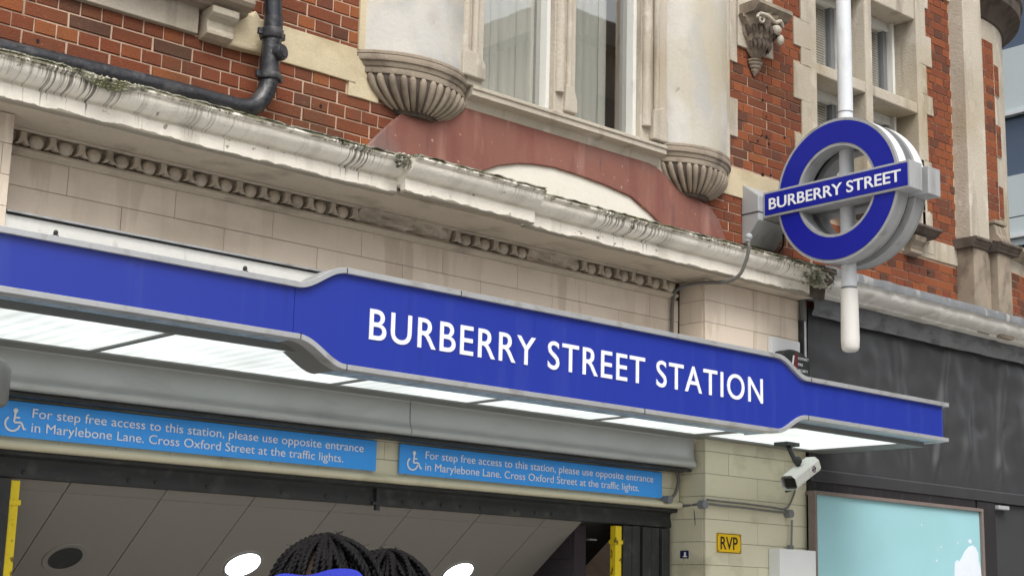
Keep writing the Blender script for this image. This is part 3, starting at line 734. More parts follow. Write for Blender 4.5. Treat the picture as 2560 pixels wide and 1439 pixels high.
TJ = 1.897
def panel(name, x0, x1, y, z0, z1):
    b = MB(); b.box(x0, x1, y+.006, y+.06, z0, z1); return b.build(name, 'grout', bld)
p = panel('frieze', 2.745, 7.545, YF, 1.0, 2.05); tiles(p, 'tile', 'tile', 2.745, 7.545, 1.45, 2.048, YF, TJ, .147, 3.134, .59)
p = panel('right_pier', 7.56, 8.615, YW, .6, 2.165); tiles(p, 'tile', 'tile', 7.555, 8.615, 1.16, 2.165, YW, TJ-.02, .147, 7.76, .59)
p2 = panel('right_pier_base', 7.56, 8.615, YW, -H, .6)
b = MB(); b.box(7.56, 8.615, YW+.006, YW+.06, .6, 1.16); p3 = b.build('right_pier_middle', 'grout', bld)
tiles(p3, 'tile', 'tile_lo', 7.555, 8.615, .0, 1.155, YW, .290, .146, 7.787, .59)
b = MB(); b.box(7.555, 8.615, YW, YW+.02, -H, -.004); b.build('pier_foot', 'tile_lo', p2)
# pier return (side face) tiles, facing the entrance
sd_ = MB(); sd_.box(7.562, 7.60, YW+.02, 6.95, -H, 2.165); ps = sd_.build('pier_return', 'grout', bld)
def side_tiles(x, y0, y1, z0, z1, zj, m):
    kz = math.floor((z0-zj)/.146)
    while zj+kz*.146 < z1:
        za, zb = max(zj+kz*.146, z0), min(zj+(kz+1)*.146, z1); kz += 1
        if zb-za < .01: continue
        b = MB()
        if kz % 2: b.box(x, x+.02, y0+.001, (y0+y1)/2-.001, za+.0012, zb-.0012); b.build('tile', m, ps, bevel=.0018); b = MB(); b.box(x, x+.02, (y0+y1)/2+.001, y1, za+.0012, zb-.0012); b.build('tile', m, ps, bevel=.0018)
        else: b.box(x, x+.02, y0+.001, y1, za+.0012, zb-.0012); b.build('tile', m, ps, bevel=.0018)
side_tiles(7.553, YW+.021, 6.828, 1.2, 2.165, TJ-.02, 'tile'); side_tiles(7.553, YW+.021, 6.95, .0, 1.15, .290, 'tile_lo')
p = panel('left_pier', 1.0, 2.742, YW, -H, 2.165)
tiles(p, 'tile', 'tile', 2.2, 2.745, 1.2, 2.165, YW, 2.022-.147, .147, 2.70, .59)
b = MB(); b.box(2.70, 2.744, YW+.022, 6.9, -H, 2.165); b.build('left_pier_return', 'tile', bld)
# lintel
p = panel('lintel', 2.745, 7.545, YF-.01, .655, 1.05)
tiles(p, 'tile', 'tile_lo', 2.745, 7.545, .69, 1.0, YF-.012, .777, .1, 3.05, .295)
b = MB(); b.prismX([(6.90, .69), (6.80, .69), (6.79, .684), (6.785, .672), (6.79, .660), (6.805, .652), (6.90, .65)], 2.745, 7.545); b.build('lintel_nosing', 'tile_lo', p, smooth=40)
# lead trim above the canopy on the left
# --- mullioned window right
MZ0, MZT = 2.92, 4.70
b = MB(); b.box(8.72, 8.80, YW-.01, 6.93, 2.92, 5.6); b.build('window_jamb', 'stone', bld, bevel=.006)
b = MB(); b.box(10.115, 10.175, YW-.012, 6.95, 2.92, 5.3); b.build('window_jamb', 'stone', bld, bevel=.006)
b = MB(); b.box(9.415, 9.505, YW-.014, 6.93, 2.92, 5.3); b.build('mullion', 'stone', bld, bevel=.012)
b = MB(); b.box(8.80, 9.415, YW-.006, 6.95, 3.925, 4.015); b.build('transom', 'stone', bld, bevel=.008)
b = MB(); b.box(9.505, 10.115, YW-.006, 6.95, 3.925, 4.015); b.build('transom', 'stone', bld, bevel=.008)
b = MB(); b.box(8.80, 10.115, YW-.002, 6.95, 4.72, 5.6); b.build('window_head', 'stone', bld, bevel=.01)
b = MB(); b.box(8.70, 10.2, YW-.03, 6.95, 2.87, 2.925); b.build('window_sill', 'stone', bld, bevel=.01)
for wx0, wx1 in ((8.80, 9.415), (9.505, 10.115)):
    for wz0, wz1 in ((2.925, 3.925), (4.015, 4.72)):
        f = MB(); y0, y1 = 6.80, 6.86
        f.box(wx0, wx0+.05, y0, y1, wz0, wz1); f.box(wx1-.075, wx1, y0, y1, wz0, wz1)
        f.box(wx0+.05, wx1-.075, y0, y1, wz1-.07, wz1); f.box(wx0+.05, wx1-.075, y0, y1, wz0, wz0+.04)
        f.box(wx1-.075, wx1-.045, y0-.035, y0, wz0, wz1); 
        fo = f.build('sash', 'white_frame', bld, bevel=.004)
        f = MB(); f.box(wx0+.05, wx0+.085, y0+.02, y1+.03, wz0+.04, wz1-.07); f.box(wx1-.125, wx1-.075, y0+.02, y1+.03, wz0+.04, wz1-.07); f.build('inner_sash', 'mid_grey', fo, bevel=.003)
        g = MB(); g.box(wx0+.085, wx1-.125, 6.845, 6.849, wz0+.04, wz1-.07); g.build('pane', 'glass', fo)
        b = MB(); z = wz0+.05
        while z < wz1-.08:
            b.add([(wx0+.09, 6.875, z), (wx1-.12, 6.875, z), (wx1-.12, 6.885, z+.017), (wx0+.09, 6.885, z+.017)], [(0, 1, 2, 3)]); z += .021
        ob = b.build('venetian_blind', 'blind', fo); ob['kind'] = 'stuff'
b = MB(); b.box(8.6, 10.3, 7.5, 7.55, 2.8, 5.4); b.box(8.6, 10.3, 6.98, 7.5, 2.80, 2.86); b.build('room_backing', 'room', bld)
# little moulded sill bracket beside the pilaster
b = MB(); b.prismX([(YW+.01, 2.955), (6.44, 2.955), (6.43, 2.945), (6.43, 2.93), (6.455, 2.92), (6.47, 2.90), (6.50, 2.885), (YW+.01, 2.875)], 9.0, 10.16); b.build('sill_moulding', 'carved_dark', bld, bevel=.003)
b = MB(); b.prismX([(YW+.01, 2.875), (6.49, 2.875), (6.485, 2.86), (6.49, 2.83), (6.52, 2.80), (6.535, 2.77), (6.53, 2.745), (6.55, 2.735), (YW+.01, 2.73)], 9.87, 10.02); b.build('sill_bracket', 'carved', bld, bevel=.003)

# --- carved console beside the bow
cx = 8.07
con = MB()
con.prismX([(YW, 4.20), (YW-.20, 4.20), (YW-.205, 4.17), (YW-.18, 4.155), (YW-.17, 4.135), (YW-.15, 4.125), (YW, 4.12)], 7.90, 8.27)
rings = []
for t in range(13):
    u = t/12; z = 4.125-.30*u; w = .145*(1-u)**.75+.03; d = .145*(1-u)**.9+.035
    rings.append([(cx+w*math.cos(a)*(1+.10*math.sin(9*a+u*14)), YW-.012-max(0, d*math.sin(a))*(1+.10*math.sin(11*a+u*9)), z) for a in [math.pi*k/24 for k in range(25)]])
con.loft(rings, False, False)
rings = []
for u, w in ((0, .055), (.12, .072), (.2, .06), (.3, .062), (.42, .048), (.5, .05), (.62, .036), (.7, .036), (.85, .02), (1, .004)):
    rings.append([(cx+w*math.cos(a), YW-.012-w*.9*max(0, math.sin(a)), 3.83-.12*u) for a in [math.pi*k/12 for k in range(13)]])
con.loft(rings, False, False)
cons = con.build('carved_console', 'carved', bld, smooth=40)
for sx, yy in ((-1, YW-.16), (1, YW-.16)):
    b = MB(); pts = []
    for k in range(22):
        a = k*.42; r = .042*(1-k/26); pts.append((cx+sx*(.10+.0)+sx*r*math.cos(a), yy, 4.075+r*math.sin(a)))
    b.tube(pts, [.012*(1-k/40) for k in range(22)], 8); b.build('scroll', 'stone', cons, smooth=60)
b = MB()
for k in range(9):
    a = math.radians(10+k*20); r = .10
    for q in range(2):
        u = .35+.3*q; w = .145*(1-u)**.75+.02; d = .145*(1-u)**.9+.03
        x, y, z = cx+w*math.cos(a), YW-.02-d*math.sin(a), 4.125-.30*u
        rg = [(x, y, z+.05), (x+.02*math.sin(a), y-.01, z+.02), (x+.025*math.sin(a), y-.02, z-.01), (x, y-.03, z-.045), (x-.025*math.sin(a), y-.012, z-.01), (x-.02*math.sin(a), y-.004, z+.02)]
        b.tube([(x, y+.01, z+.06), (x, y-.012, z+.02), (x, y-.026, z-.02), (x, y-.012, z-.05)], [.006, .017, .014, .003], 6)
b.build('acanthus_leaves', 'carved_dark', cons, smooth=60)
b = MB(); b.tube(smoothpath([(cx-.12, YW-.165, 4.11), (cx-.05, YW-.18, 4.105), (cx+.02, YW-.185, 4.075), (cx+.08, YW-.185, 4.10), (cx+.12, YW-.17, 4.08)]), .014, 8); b.ball((cx+.05, YW-.175, 4.03), .045, .03, .035); b.ball((cx+.1, YW-.165, 3.97), .03, .03, .04); b.build('carved_garland', 'stone', cons, smooth=60)

# --- pilaster, capital, scroll and corner tower
b = MB(); b.box(10.625, 10.905, 6.47, 6.7, 2.98, 6.6); b.build('pilaster_shaft', 'stone', bld, bevel=.008)
b = MB()
for x0, x1, y in ((10.61, 10.80, 6.44), (10.80, 10.90, 6.47), (10.90, 11.10, 6.40)):
    b.box(x0, x1, y, 6.72, 2.2, 2.90)
b.build('pilaster_base', 'carved', bld, bevel=.01)
for x0, x1, y in ((10.57, 10.80, 6.39), (10.80, 10.92, 6.43), (10.86, 11.18, 6.34)):
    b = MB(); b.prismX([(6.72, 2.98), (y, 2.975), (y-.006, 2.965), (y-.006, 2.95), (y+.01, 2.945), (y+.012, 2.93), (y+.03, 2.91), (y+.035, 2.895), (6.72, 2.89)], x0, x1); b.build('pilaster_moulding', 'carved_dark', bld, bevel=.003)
b = MB()
for k in range(3):
    b.prismX([(6.52, 3.16), (6.46, 3.155), (6.445, 3.12), (6.435, 3.07), (6.40, 3.02), (6.385, 2.982), (6.52, 2.982)], 10.955+k*.055, 11.0+k*.055)
b.box(10.945, 11.13, 6.44, 6.52, 3.155, 3.185); b.build('console_scroll', 'carved', bld, bevel=.006)
TX, TY, TR = 11.16, 7.66, 1.06
TBR = ((-4, 7, 3.06, 4.80), (7.5, 13, 3.3, 3.57), (7.5, 13, 3.84, 4.11), (7.5, 13, 4.38, 4.65))
def ringpts(r, z, a0=-12, a1=150, n=40): return [(TX+r*math.sin(math.radians(a0+(a1-a0)*i/n)), TY-r*math.cos(math.radians(a0+(a1-a0)*i/n)), z) for i in range(n+1)]
b = MB(); b.loft([ringpts(TR+.13, 2.37), ringpts(TR+.13, 2.93), ringpts(TR, 2.96), ringpts(TR, 7.5)], False, False); tw = b.build('corner_tower', 'stone', bld, smooth=60)
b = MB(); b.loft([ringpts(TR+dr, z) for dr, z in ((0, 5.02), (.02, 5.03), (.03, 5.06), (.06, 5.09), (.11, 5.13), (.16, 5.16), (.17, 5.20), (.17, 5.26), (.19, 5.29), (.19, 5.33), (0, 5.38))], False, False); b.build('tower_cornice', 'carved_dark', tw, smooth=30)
b = MB(); b.loft([ringpts(TR+dr, z) for dr, z in ((.13, 2.90), (.15, 2.91), (.18, 2.935), (.22, 2.945), (.24, 2.955), (.24, 2.985), (.14, 3.01), (0, 3.03))], False, False); b.build('tower_sill_moulding', 'carved', tw, smooth=30)
b = MB()                                     # curved stretches of brick on the tower
for (a0, a1, z0, z1) in TBR:
    z = z0; row = 0
    while z < z1-.03:
        sa = math.degrees(.106/TR); a = a0-(row % 2)*sa/2
        while a < a1:
            aa, ab = max(a, a0)+.25, min(a+sa*(1 if row % 2 else 2), a1)-.25; a += sa*(1 if row % 2 else 2)
            if ab-aa < .6: continue
            p = [(TX+(TR+rr)*math.sin(math.radians(t)), TY-(TR+rr)*math.cos(math.radians(t))) for rr, t in ((.01, aa), (.01, (aa+ab)/2), (.01, ab), (-.01, ab), (-.01, aa))]
            b.prismZ(p, z+.004, z+.0643)
        z += .0683; row += 1
for q in range(6):
    z = 2.38+q*.0683; sa = math.degrees(.106/(TR+.13)); a = -4-(q % 2)*sa/2
    while a < 60:
        w_ = sa*(1 if q % 2 else 2); aa, ab = a+.22, a+w_-.22; a += w_
        p = [(TX+(TR+.13+rr)*math.sin(math.radians(t)), TY-(TR+.13+rr)*math.cos(math.radians(t))) for rr, t in ((.01, aa), (.01, (aa+ab)/2), (.01, ab), (-.01, ab), (-.01, aa))]
        b.prismZ(p, z+.004, z+.0643)
ob = b.build('tower_brick', 'brick_far', tw); ob['kind'] = 'stuff'
b = MB(); 
for (a0, a1, z0, z1) in [(a0-.4, a1+.4, z0-.006, z1+.006) for a0, a1, z0, z1 in TBR]:
    rr = TR+.005+.0007*a1*.1
    b.loft([[(TX+rr*math.sin(math.radians(a0+(a1-a0)*i/10)), TY-rr*math.cos(math.radians(a0+(a1-a0)*i/10)), z) for i in range(11)] for z in (z0, z1)], False, False)
b.loft([[(TX+(TR+.136)*math.sin(math.radians(-5+66*i/20)), TY-(TR+.136)*math.cos(math.radians(-5+66*i/20)), z) for i in range(21)] for z in (2.37, 2.80)], False, False)
b.build('tower_mortar', 'mortar', tw)
for zc, hh in ((4.35, .32), (3.3, .3)):
    b = MB(); rings = []
    for k in range(9):
        t = k/8; w = math.sin(math.pi*t)*.07+.001
        rings.append([(TX+(TR+w*f_)*math.sin(math.radians(a)), TY-(TR+w*f_)*math.cos(math.radians(a)), zc-hh/2+hh*t) for a, f_ in ((55, 0), (70, 1), (95, 1), (110, 0))])
    b.loft(rings, False, False); b.build('tower_carved_boss', 'carved_dark', tw, smooth=60)

# ================================================================== ENTRANCE: shutter casing, girder, stair interior
sc_box = thing('shutter_casing', 'long grey metal casing under the lit canopy, above the blue notices', 'shutter casing', (5.2, 6.7, .91))
XB0, XB1 = 2.50, 7.525; seamx = at(1025, 1050, 6.67).x
pr = [(6.66, 1.096), (6.672, 1.09), (6.672, 1.02), (6.670, .985), (6.662, .955), (6.650, .938), (6.648, .925), (6.655, .914), (6.668, .910), (6.82, .905), (6.82, 1.096)]
for a, c in ((XB0, seamx-.003), (seamx+.003, XB1)):
    b = MB(); b.prismX(pr, a, c); b.build('casing_panel', 'box_grey', sc_box, smooth=50)
b = MB(); b.box(XB0, XB1+.01, 6.70, 6.83, .885, .903); b.build('casing_underside', 'dark_steel', sc_box)
# roller girder
g = thing('shutter_girder', 'dark riveted steel shutter girder across the top of the station entrance', 'girder', (5.2, 6.9, .53))
b = MB(); b.prismX([(6.84, .648), (6.84, .63), (6.90, .62), (6.905, .60), (6.90, .575), (6.892, .55), (6.895, .53), (6.98, .528), (6.98, .648)], 2.3, 7.62); b.build('girder_beam', 'dark_steel', g, smooth=30)
rv = None
for px, py in [(60, 1178), (322, 1206), (390, 1212), (518, 1222), (705, 1232), (815, 1245), (868, 1249), (928, 1248), (1008, 1256), (1058, 1262), (1104, 1268), (1152, 1270), (1202, 1275), (1290, 1280), (1338, 1284), (1380, 1286)]:
    q = at(px, py, 6.893)
    if rv is None: b = MB(); b.ball((q.x, 6.893, .556), .012, .010, .012, 8, 5); rv = b.build('rivet', 'dark_steel', g, smooth=80, origin=(q.x, 6.893, .556))
    else: dup(rv, (q.x, 6.893, .556), g)
q = at(942, 1245, 6.89); b = MB(); b.box(q.x-.012, q.x+.012, 6.875, 6.90, .50, .64); b.box(q.x-.04, q.x+.04, 6.87, 6.90, .53, .545); b.build('bracket', 'dark_steel', g)
# stairwell
st = thing('station_stairwell', 'dim stairwell behind the entrance with sloping taupe panelled ceiling', 'stairwell', (5.0, 8.5, -H))
Z0 = .5316-(0); SL = -.755
def cz(y): return Z0+(y-6.95)*SL
YJ = 7.015; LEN = 1.35
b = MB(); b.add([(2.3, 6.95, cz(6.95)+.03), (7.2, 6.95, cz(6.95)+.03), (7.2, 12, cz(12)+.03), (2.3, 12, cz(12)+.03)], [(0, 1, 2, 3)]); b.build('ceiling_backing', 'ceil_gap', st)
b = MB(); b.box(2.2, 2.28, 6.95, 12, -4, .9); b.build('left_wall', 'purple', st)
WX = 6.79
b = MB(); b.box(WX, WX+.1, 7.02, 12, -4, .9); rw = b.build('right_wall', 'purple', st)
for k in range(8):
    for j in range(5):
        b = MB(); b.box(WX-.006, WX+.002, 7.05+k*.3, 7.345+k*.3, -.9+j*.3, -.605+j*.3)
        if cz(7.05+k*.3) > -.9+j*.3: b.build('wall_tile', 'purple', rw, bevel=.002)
b = MB(); b.box(2.2, 7.2, 12, 12.1, -6, 0); b.build('back_wall', 'purple', st)
b = MB()
for k in range(16): b.box(2.3, WX, 6.95+k*.3, 6.95+(k+1)*.3+.02, -H-.2-(k+1)*.17, -H-k*.17)
b.build('stair_flight', 'paving', st)
xs = [2.815+.5225*k for k in range(9)]; xs[0] = 2.30
for i in range(8):
    x0, x1 = xs[i]+.0025, xs[i+1]-.0025
    if x0 > WX: break
    x1 = min(x1, WX-.004)
    for y0, y1 in ((6.952, YJ-.0025), (YJ+.0025, YJ+LEN), (YJ+LEN+.005, YJ+2*LEN)):
        b = MB(); j = random.uniform(-.0006, .0006)
        b.add([(x0, y0, cz(y0)+j), (x1, y0, cz(y0)+j), (x1, y1, cz(y1)+j), (x0, y1, cz(y1)+j), (x0, y0, cz(y0)+.02), (x1, y0, cz(y0)+.02), (x1, y1, cz(y1)+.02), (x0, y1, cz(y1)+.02)],
              [(0, 1, 2, 3), (0, 4, 5, 1), (1, 5, 6, 2), (2, 6, 7, 3), (3, 7, 4, 0)])
        b.build('ceiling_panel', 'ceiling', st)
nrm = Vector((0, SL, -1)).normalized(); tdn = Vector((0, 1, SL)).normalized()
def disc(b, cx_, cy, r0_, r1_, off0, off1, n=32, mi=0):
    c = Vector((cx_, cy, cz(cy))); X = Vector((1, 0, 0)); rg = []
    for r, o in ((r0_, off0), (r1_, off1)): rg.append([c+nrm*o+(X*math.cos(2*math.pi*k/n)+tdn*math.sin(2*math.pi*k/n))*r for k in range(n)])
    b.loft(rg, True, False, mi)
lamps = [(4.61, 7.405), (6.157, 7.40)]
for i, (lx, ly) in enumerate(lamps):
    t = thing('downlight', ['bright round downlight in the sloping ceiling left of the braided heads', 'bright round downlight in the sloping ceiling right of the braided heads'][i], 'ceiling light', (lx, ly, cz(ly)), 'round downlights in the stairwell ceiling')
    b = MB(); disc(b, lx, ly, .114, .110, .001, .008); disc(b, lx, ly, .110, .10, .008, .004); b.build('bezel', 'mid_grey', t, smooth=40)
    b = MB(); disc(b, lx, ly, .10, .001, .0045, .0047); b.build('diffuser', 'downlight', t)
t = thing('ceiling_vent', 'round dark speaker grille in the sloping ceiling at left, unlit', 'speaker grille', (3.56, 7.41, cz(7.41)))
b = MB(); disc(b, 3.56, 7.41, .118, .114, .001, .006); disc(b, 3.56, 7.41, .114, .088, .006, .004); b.build('grille_ring', 'ceiling', t, smooth=40)
b = MB(); disc(b, 3.56, 7.41, .088, .001, .0042, .0044); b.build('grille', 'dark_steel', t)
# jambs, guide rails, yellow posts
def yellow(x, label, w=.045):
    t = thing('yellow_post', label, 'post', (x, 6.88, -H), 'chipped yellow posts at the entrance')
    b = MB(); b.box(x-w/2, x+w/2, 6.88, 6.93, -H, .515); b.build('post', 'yellow', t, bevel=.004)
    b = MB(); b.box(x-w/2-.008, x+w/2+.01, 6.875, 6.935, .40, .425); b.build('collar', 'yellow', t, bevel=.003)
yellow(3.03, 'chipped yellow painted post at the left side of the entrance')
yellow(7.045, 'chipped yellow painted post at the right side of the entrance', .055)
rl = thing('guide_rail', 'dark grey shutter guide rail beside the left yellow post', 'guide rail', (2.95, 6.88, -H), 'shutter guide rails at the entrance')
b = MB(); b.box(2.75, 3.0, 6.86, 6.96, -H, .52); b.build('rail_web', 'dark_steel', rl, bevel=.003)
rl = thing('guide_rail', 'ribbed dark grey shutter guide rail between the right yellow post and the tiled pier', 'guide rail', (7.3, 6.88, -H), 'shutter guide rails at the entrance')
for k in range(5):
    b = MB(); b.box(7.08+k*.09, 7.155+k*.09, 6.87+.012*(k % 2), 6.96, -H, .52); b.build('rail_web', 'dark_steel', rl, bevel=.003)
b = MB(); b.box(6.9, 7.0, 7.01, 7.02, .12, .2); b.box(6.895, 6.96, 6.99, 7.02, .42, .43); b.build('wall_fittings', 'mid_grey', rw)

# ================================================================== CANOPY SIGN
YC = 5.59
can = thing('station_canopy_sign', 'long bright blue station canopy sign with white raised letters and lit underside', 'station sign', (5.6, 6.1, 1.02))
zt, zb, zT, zB = 1.353, 1.150, 1.457, 1.045
def scurve(x0, z0, x1, z1, n=12):
    return [(x0+(x1-x0)*i/n, z0+(z1-z0)*(.5-.5*math.cos(math.pi*i/n))) for i in range(n+1)]
XL0 = 1.2
top = [(XL0, zt)]+scurve(3.67, zt, 3.93, zT)+scurve(7.02, zT, 7.30, zt)+[(8.745, zt)]+[(8.80-.02, zt-.004)]
bot = [(8.78, zb), (8.745, zb)]+scurve(7.30, zb, 7.02, zB)+scurve(3.95, zB, 3.69, zb)+[(XL0, zb)]
DV = 3.665
def clipx(poly, x0, x1):
    out = []
    for i in range(len(poly)):
        a, c = poly[i], poly[(i+1) % len(poly)]
        for lo, s in ((0, 0),): pass
        out.append(a)
    def cut(pl, xc, keep):
        r = []
        for i in range(len(pl)):
            a, c = pl[i], pl[(i+1) % len(pl)]; ia, ic = keep(a[0]), keep(c[0])
            if ia: r.append(a)
            if ia != ic: t = (xc-a[0])/(c[0]-a[0]); r.append((xc, a[1]+t*(c[1]-a[1])))
        return r
    return cut(cut(out, x0, lambda x: x >= x0), x1, lambda x: x <= x1)
full = top+bot
for a, c in ((XL0, DV-.0015), (DV+.0015, 8.74)):
    b = MB(); b.prism(clipx(full, a, c), YC, YC+.03); b.build('fascia_panel', 'blue', can)
# rounded right end
ce = [(8.74+.05*math.sin(t), YC+.05-.05*math.cos(t)) for t in [i*math.pi/16 for i in range(9)]]
b = MB(); b.prismZ(ce+[(8.79, 6.0), (8.74, 6.0)], zb, zt); b.build('fascia_end', 'blue', can, smooth=60)
# trims: top and bottom aluminium strips
def strip(path, th, y0, y1, name, m='alu'):
    n = len(path); out = []
    for i, (x, z) in enumerate(path):
        a = path[max(i-1, 0)]; c = path[min(i+1, n-1)]; dx, dz = c[0]-a[0], c[1]-a[1]; l = math.hypot(dx, dz)
        out.append((x-dz/l*th, z+dx/l*th))
    b = MB(); fs = []
    rings = [[(p[0], y0, p[1]), (p[0], y1, p[1]), (q[0], y1, q[1]), (q[0], y0, q[1])] for p, q in zip(path, out)]
    b.loft(rings, True, True); return b.build(name, m, can, smooth=40, bevel=.0015)
tp = [(XL0, zt)]+scurve(3.67, zt, 3.93, zT)+scurve(7.02, zT, 7.30, zt)+[(8.80, zt)]
bp_ = [(XL0, zb-.001)]+scurve(3.69, zb-.001, 3.95, zB-.001)+scurve(7.02, zB-.001, 7.30, zb-.001)+[(8.80, zb-.001)]
strip(tp, .026, YC-.022, YC+.10, 'top_trim')
strip([(x, z-.024) for x, z in bp_], .024, YC-.012, YC+.06, 'bottom_trim')
for xj in (3.70, 3.955, 5.9, 7.31):
    z = [z for x, z in [(3.70, 1.152), (3.955, 1.045), (5.9, 1.045), (7.31, 1.15)] if x == xj][0]
    b = MB(); b.box(xj-.002, xj+.002, YC-.0135, YC-.005, z-.028, z+.001); b.build('trim_joint', 'black', can)
for xj, z in ((3.925, zT), (7.33, zt), (4.6, zT)):
    b = MB(); b.box(xj-.002, xj+.002, YC-.0235, YC+.02, z-.001, z+.0225); b.build('trim_joint', 'black', can)
# end trims round the corner
for z0, z1, nm in ((zt, zt+.02, 'top_trim_end'), (zb-.026, zb-.002, 'bottom_trim_end')):
    pl = [(8.80-.06+.08*math.sin(t), YC+.06-.08*math.cos(t)) for t in [i*math.pi/16 for i in range(9)]]
    b = MB(); b.prismZ([(8.80, YC+.03)]+pl[3:]+[(8.82, 6.5), (8.76, 6.5), (8.76, YC+.1)], z0, z1); b.build(nm, 'alu', can, smooth=50)
# underside of the fascia box following its curve (open behind, 0.18 deep)
path = [(XL0, zb-.022)]+scurve(3.69, zb-.022, 3.95, zB-.022)+scurve(7.02, zB-.022, 7.30, zb-.022)+[(8.74, zb-.022)]
def underside(x0, x1, y0, y1, th, name, m):
    pp = [p for p in path if x0 < p[0] < x1]
    def zi(x):
        for i in range(len(path)-1):
            if path[i][0] <= x <= path[i+1][0]: t = (x-path[i][0])/(path[i+1][0]-path[i][0]); return path[i][1]+t*(path[i+1][1]-path[i][1])
    pp = [(x0, zi(x0))]+pp+[(x1, zi(x1))]
    b = MB(); b.loft([[(x, y0, z), (x, y1, z), (x, y1, z+th), (x, y0, z+th)] for x, z in pp], True, True); b.build(name, m, can, smooth=40)
underside(XL0, 3.69, YC+.062, YC+.15, .006, 'fascia_underside', 'bluegrey')
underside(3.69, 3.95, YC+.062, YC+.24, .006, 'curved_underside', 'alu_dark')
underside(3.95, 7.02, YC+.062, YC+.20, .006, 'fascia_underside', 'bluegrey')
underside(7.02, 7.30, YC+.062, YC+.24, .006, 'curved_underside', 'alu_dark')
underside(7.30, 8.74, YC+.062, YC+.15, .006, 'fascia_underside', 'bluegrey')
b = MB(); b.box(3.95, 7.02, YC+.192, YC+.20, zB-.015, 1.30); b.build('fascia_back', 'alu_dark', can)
# soffit tray with lit panels
ZS = 1.10
rows = [(XL0, 3.17), (3.17, 4.52), (4.52, 5.45), (5.45, 6.42), (6.42, 7.36), (7.42, 8.55)]
LY0, LY1 = YC+.17, 6.50
b = MB()
b.box(XL0, 8.76, YC+.152, LY0, ZS-.004, ZS+.03); b.box(XL0, 8.45, LY1, 6.665, ZS-.004, ZS+.03); b.box(8.45, 8.76, LY1, 6.58, ZS-.004, ZS+.03)
b.box(8.55, 8.76, LY0, LY1, ZS-.004, ZS+.03); b.box(7.36, 7.42, LY0, LY1, ZS-.004, ZS+.03)
for k in range(len(rows)-1): b.box(rows[k][1]-.014, rows[k][1]+.014, LY0, LY1, ZS-.005, ZS+.03) if k != 4 else None
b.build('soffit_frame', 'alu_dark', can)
b = MB(); b.box(XL0, 8.76, YC+.06, 6.55, ZS+.08, ZS+.10); b.build('canopy_roof', 'alu', can)
for a, c in rows:
    b = MB(); b.box(a+.012, c-.012, LY0, LY1, ZS+.004, ZS+.012); b.build('light_panel', 'tube_panel', can)
# right end side
b = MB(); b.box(8.742, 8.785, 6.0, 6.56, zb+.004, zt-.004); b.build('canopy_end_panel', 'blue', can)
# letters: one mesh a word
xl, xr = 4.077, 6.898; hh = .146
text('lettering', 'BURBERRY STREET STATION', 'white_letter', can, (xl, YC, 1.175), (1, 0, 0), (0, 0, 1), xr-xl, hh, offset=.005, extrude=.004, space=1.12, split=True)
# white back box and roof bolts left of the raised part
b = MB(); b.box(2.70, 4.60, 6.62, 6.82, 1.38, 1.700); wb = b.build('canopy_back_box', 'white_frame', can, bevel=.004)
b = MB(); b.prismX([(6.60, 1.716), (6.60, 1.708), (6.83, 1.72), (6.83, 1.765)], 2.75, 4.62); b.build('flashing', 'alu', wb)
for px, py in ((140, 575), (612, 682)):
    q = at(px, py, 5.66); b = MB(); b.tube([(q.x, 5.66, zt+.01), (q.x, 5.66, zt+.05)], .014, 8); b.ball((q.x, 5.66, zt+.06), .010, .010, .012); b.build('roof_bolt', 'dark_steel', can, smooth=50)

# ================================================================== STEP-FREE NOTICES
def ribbon(b, pts, w, y0, y1):                 # polyline buffered in XZ
    n = len(pts); A = []; B = []
    for i, (x, z) in enumerate(pts):
        p = pts[max(i-1, 0)]; q = pts[min(i+1, n-1)]; dx, dz = q[0]-p[0], q[1]-p[1]; l = math.hypot(dx, dz) or 1
        A.append((x-dz/l*w/2, z+dx/l*w/2)); B.append((x+dz/l*w/2, z-dx/l*w/2))
    rings = [[(a[0], y0, a[1]), (a[0], y1, a[1]), (c[0], y1, c[1]), (c[0], y0, c[1])] for a, c in zip(A, B)]
    b.loft(rings, True, True)
def wheelchair(b, ox, oz, s, y):
    P_ = lambda x, z: (ox+x*s, oz+z*s)
    b.prism([P_(.50+.11*math.cos(k*.524), .90+.11*math.sin(k*.524)) for k in range(12)], y-.0012, y+.001)
    ribbon(b, [P_(.50, .80), P_(.46, .42), P_(.50, .38), P_(.76, .40), P_(.80, .36)], .085*s, y-.0014, y+.001)
    ribbon(b, [P_(.80, .40), P_(.95, .10), P_(1.04, .14)], .08*s, y-.0018, y+.001)
    ribbon(b, [P_(.48, .60), P_(.72, .60)], .07*s, y-.0022, y+.001)
    ribbon(b, [P_(.40+.34*math.cos(math.radians(a)), .32+.32*math.sin(math.radians(a))) for a in range(125, 362, 12)], .08*s, y-.0026, y+.001)
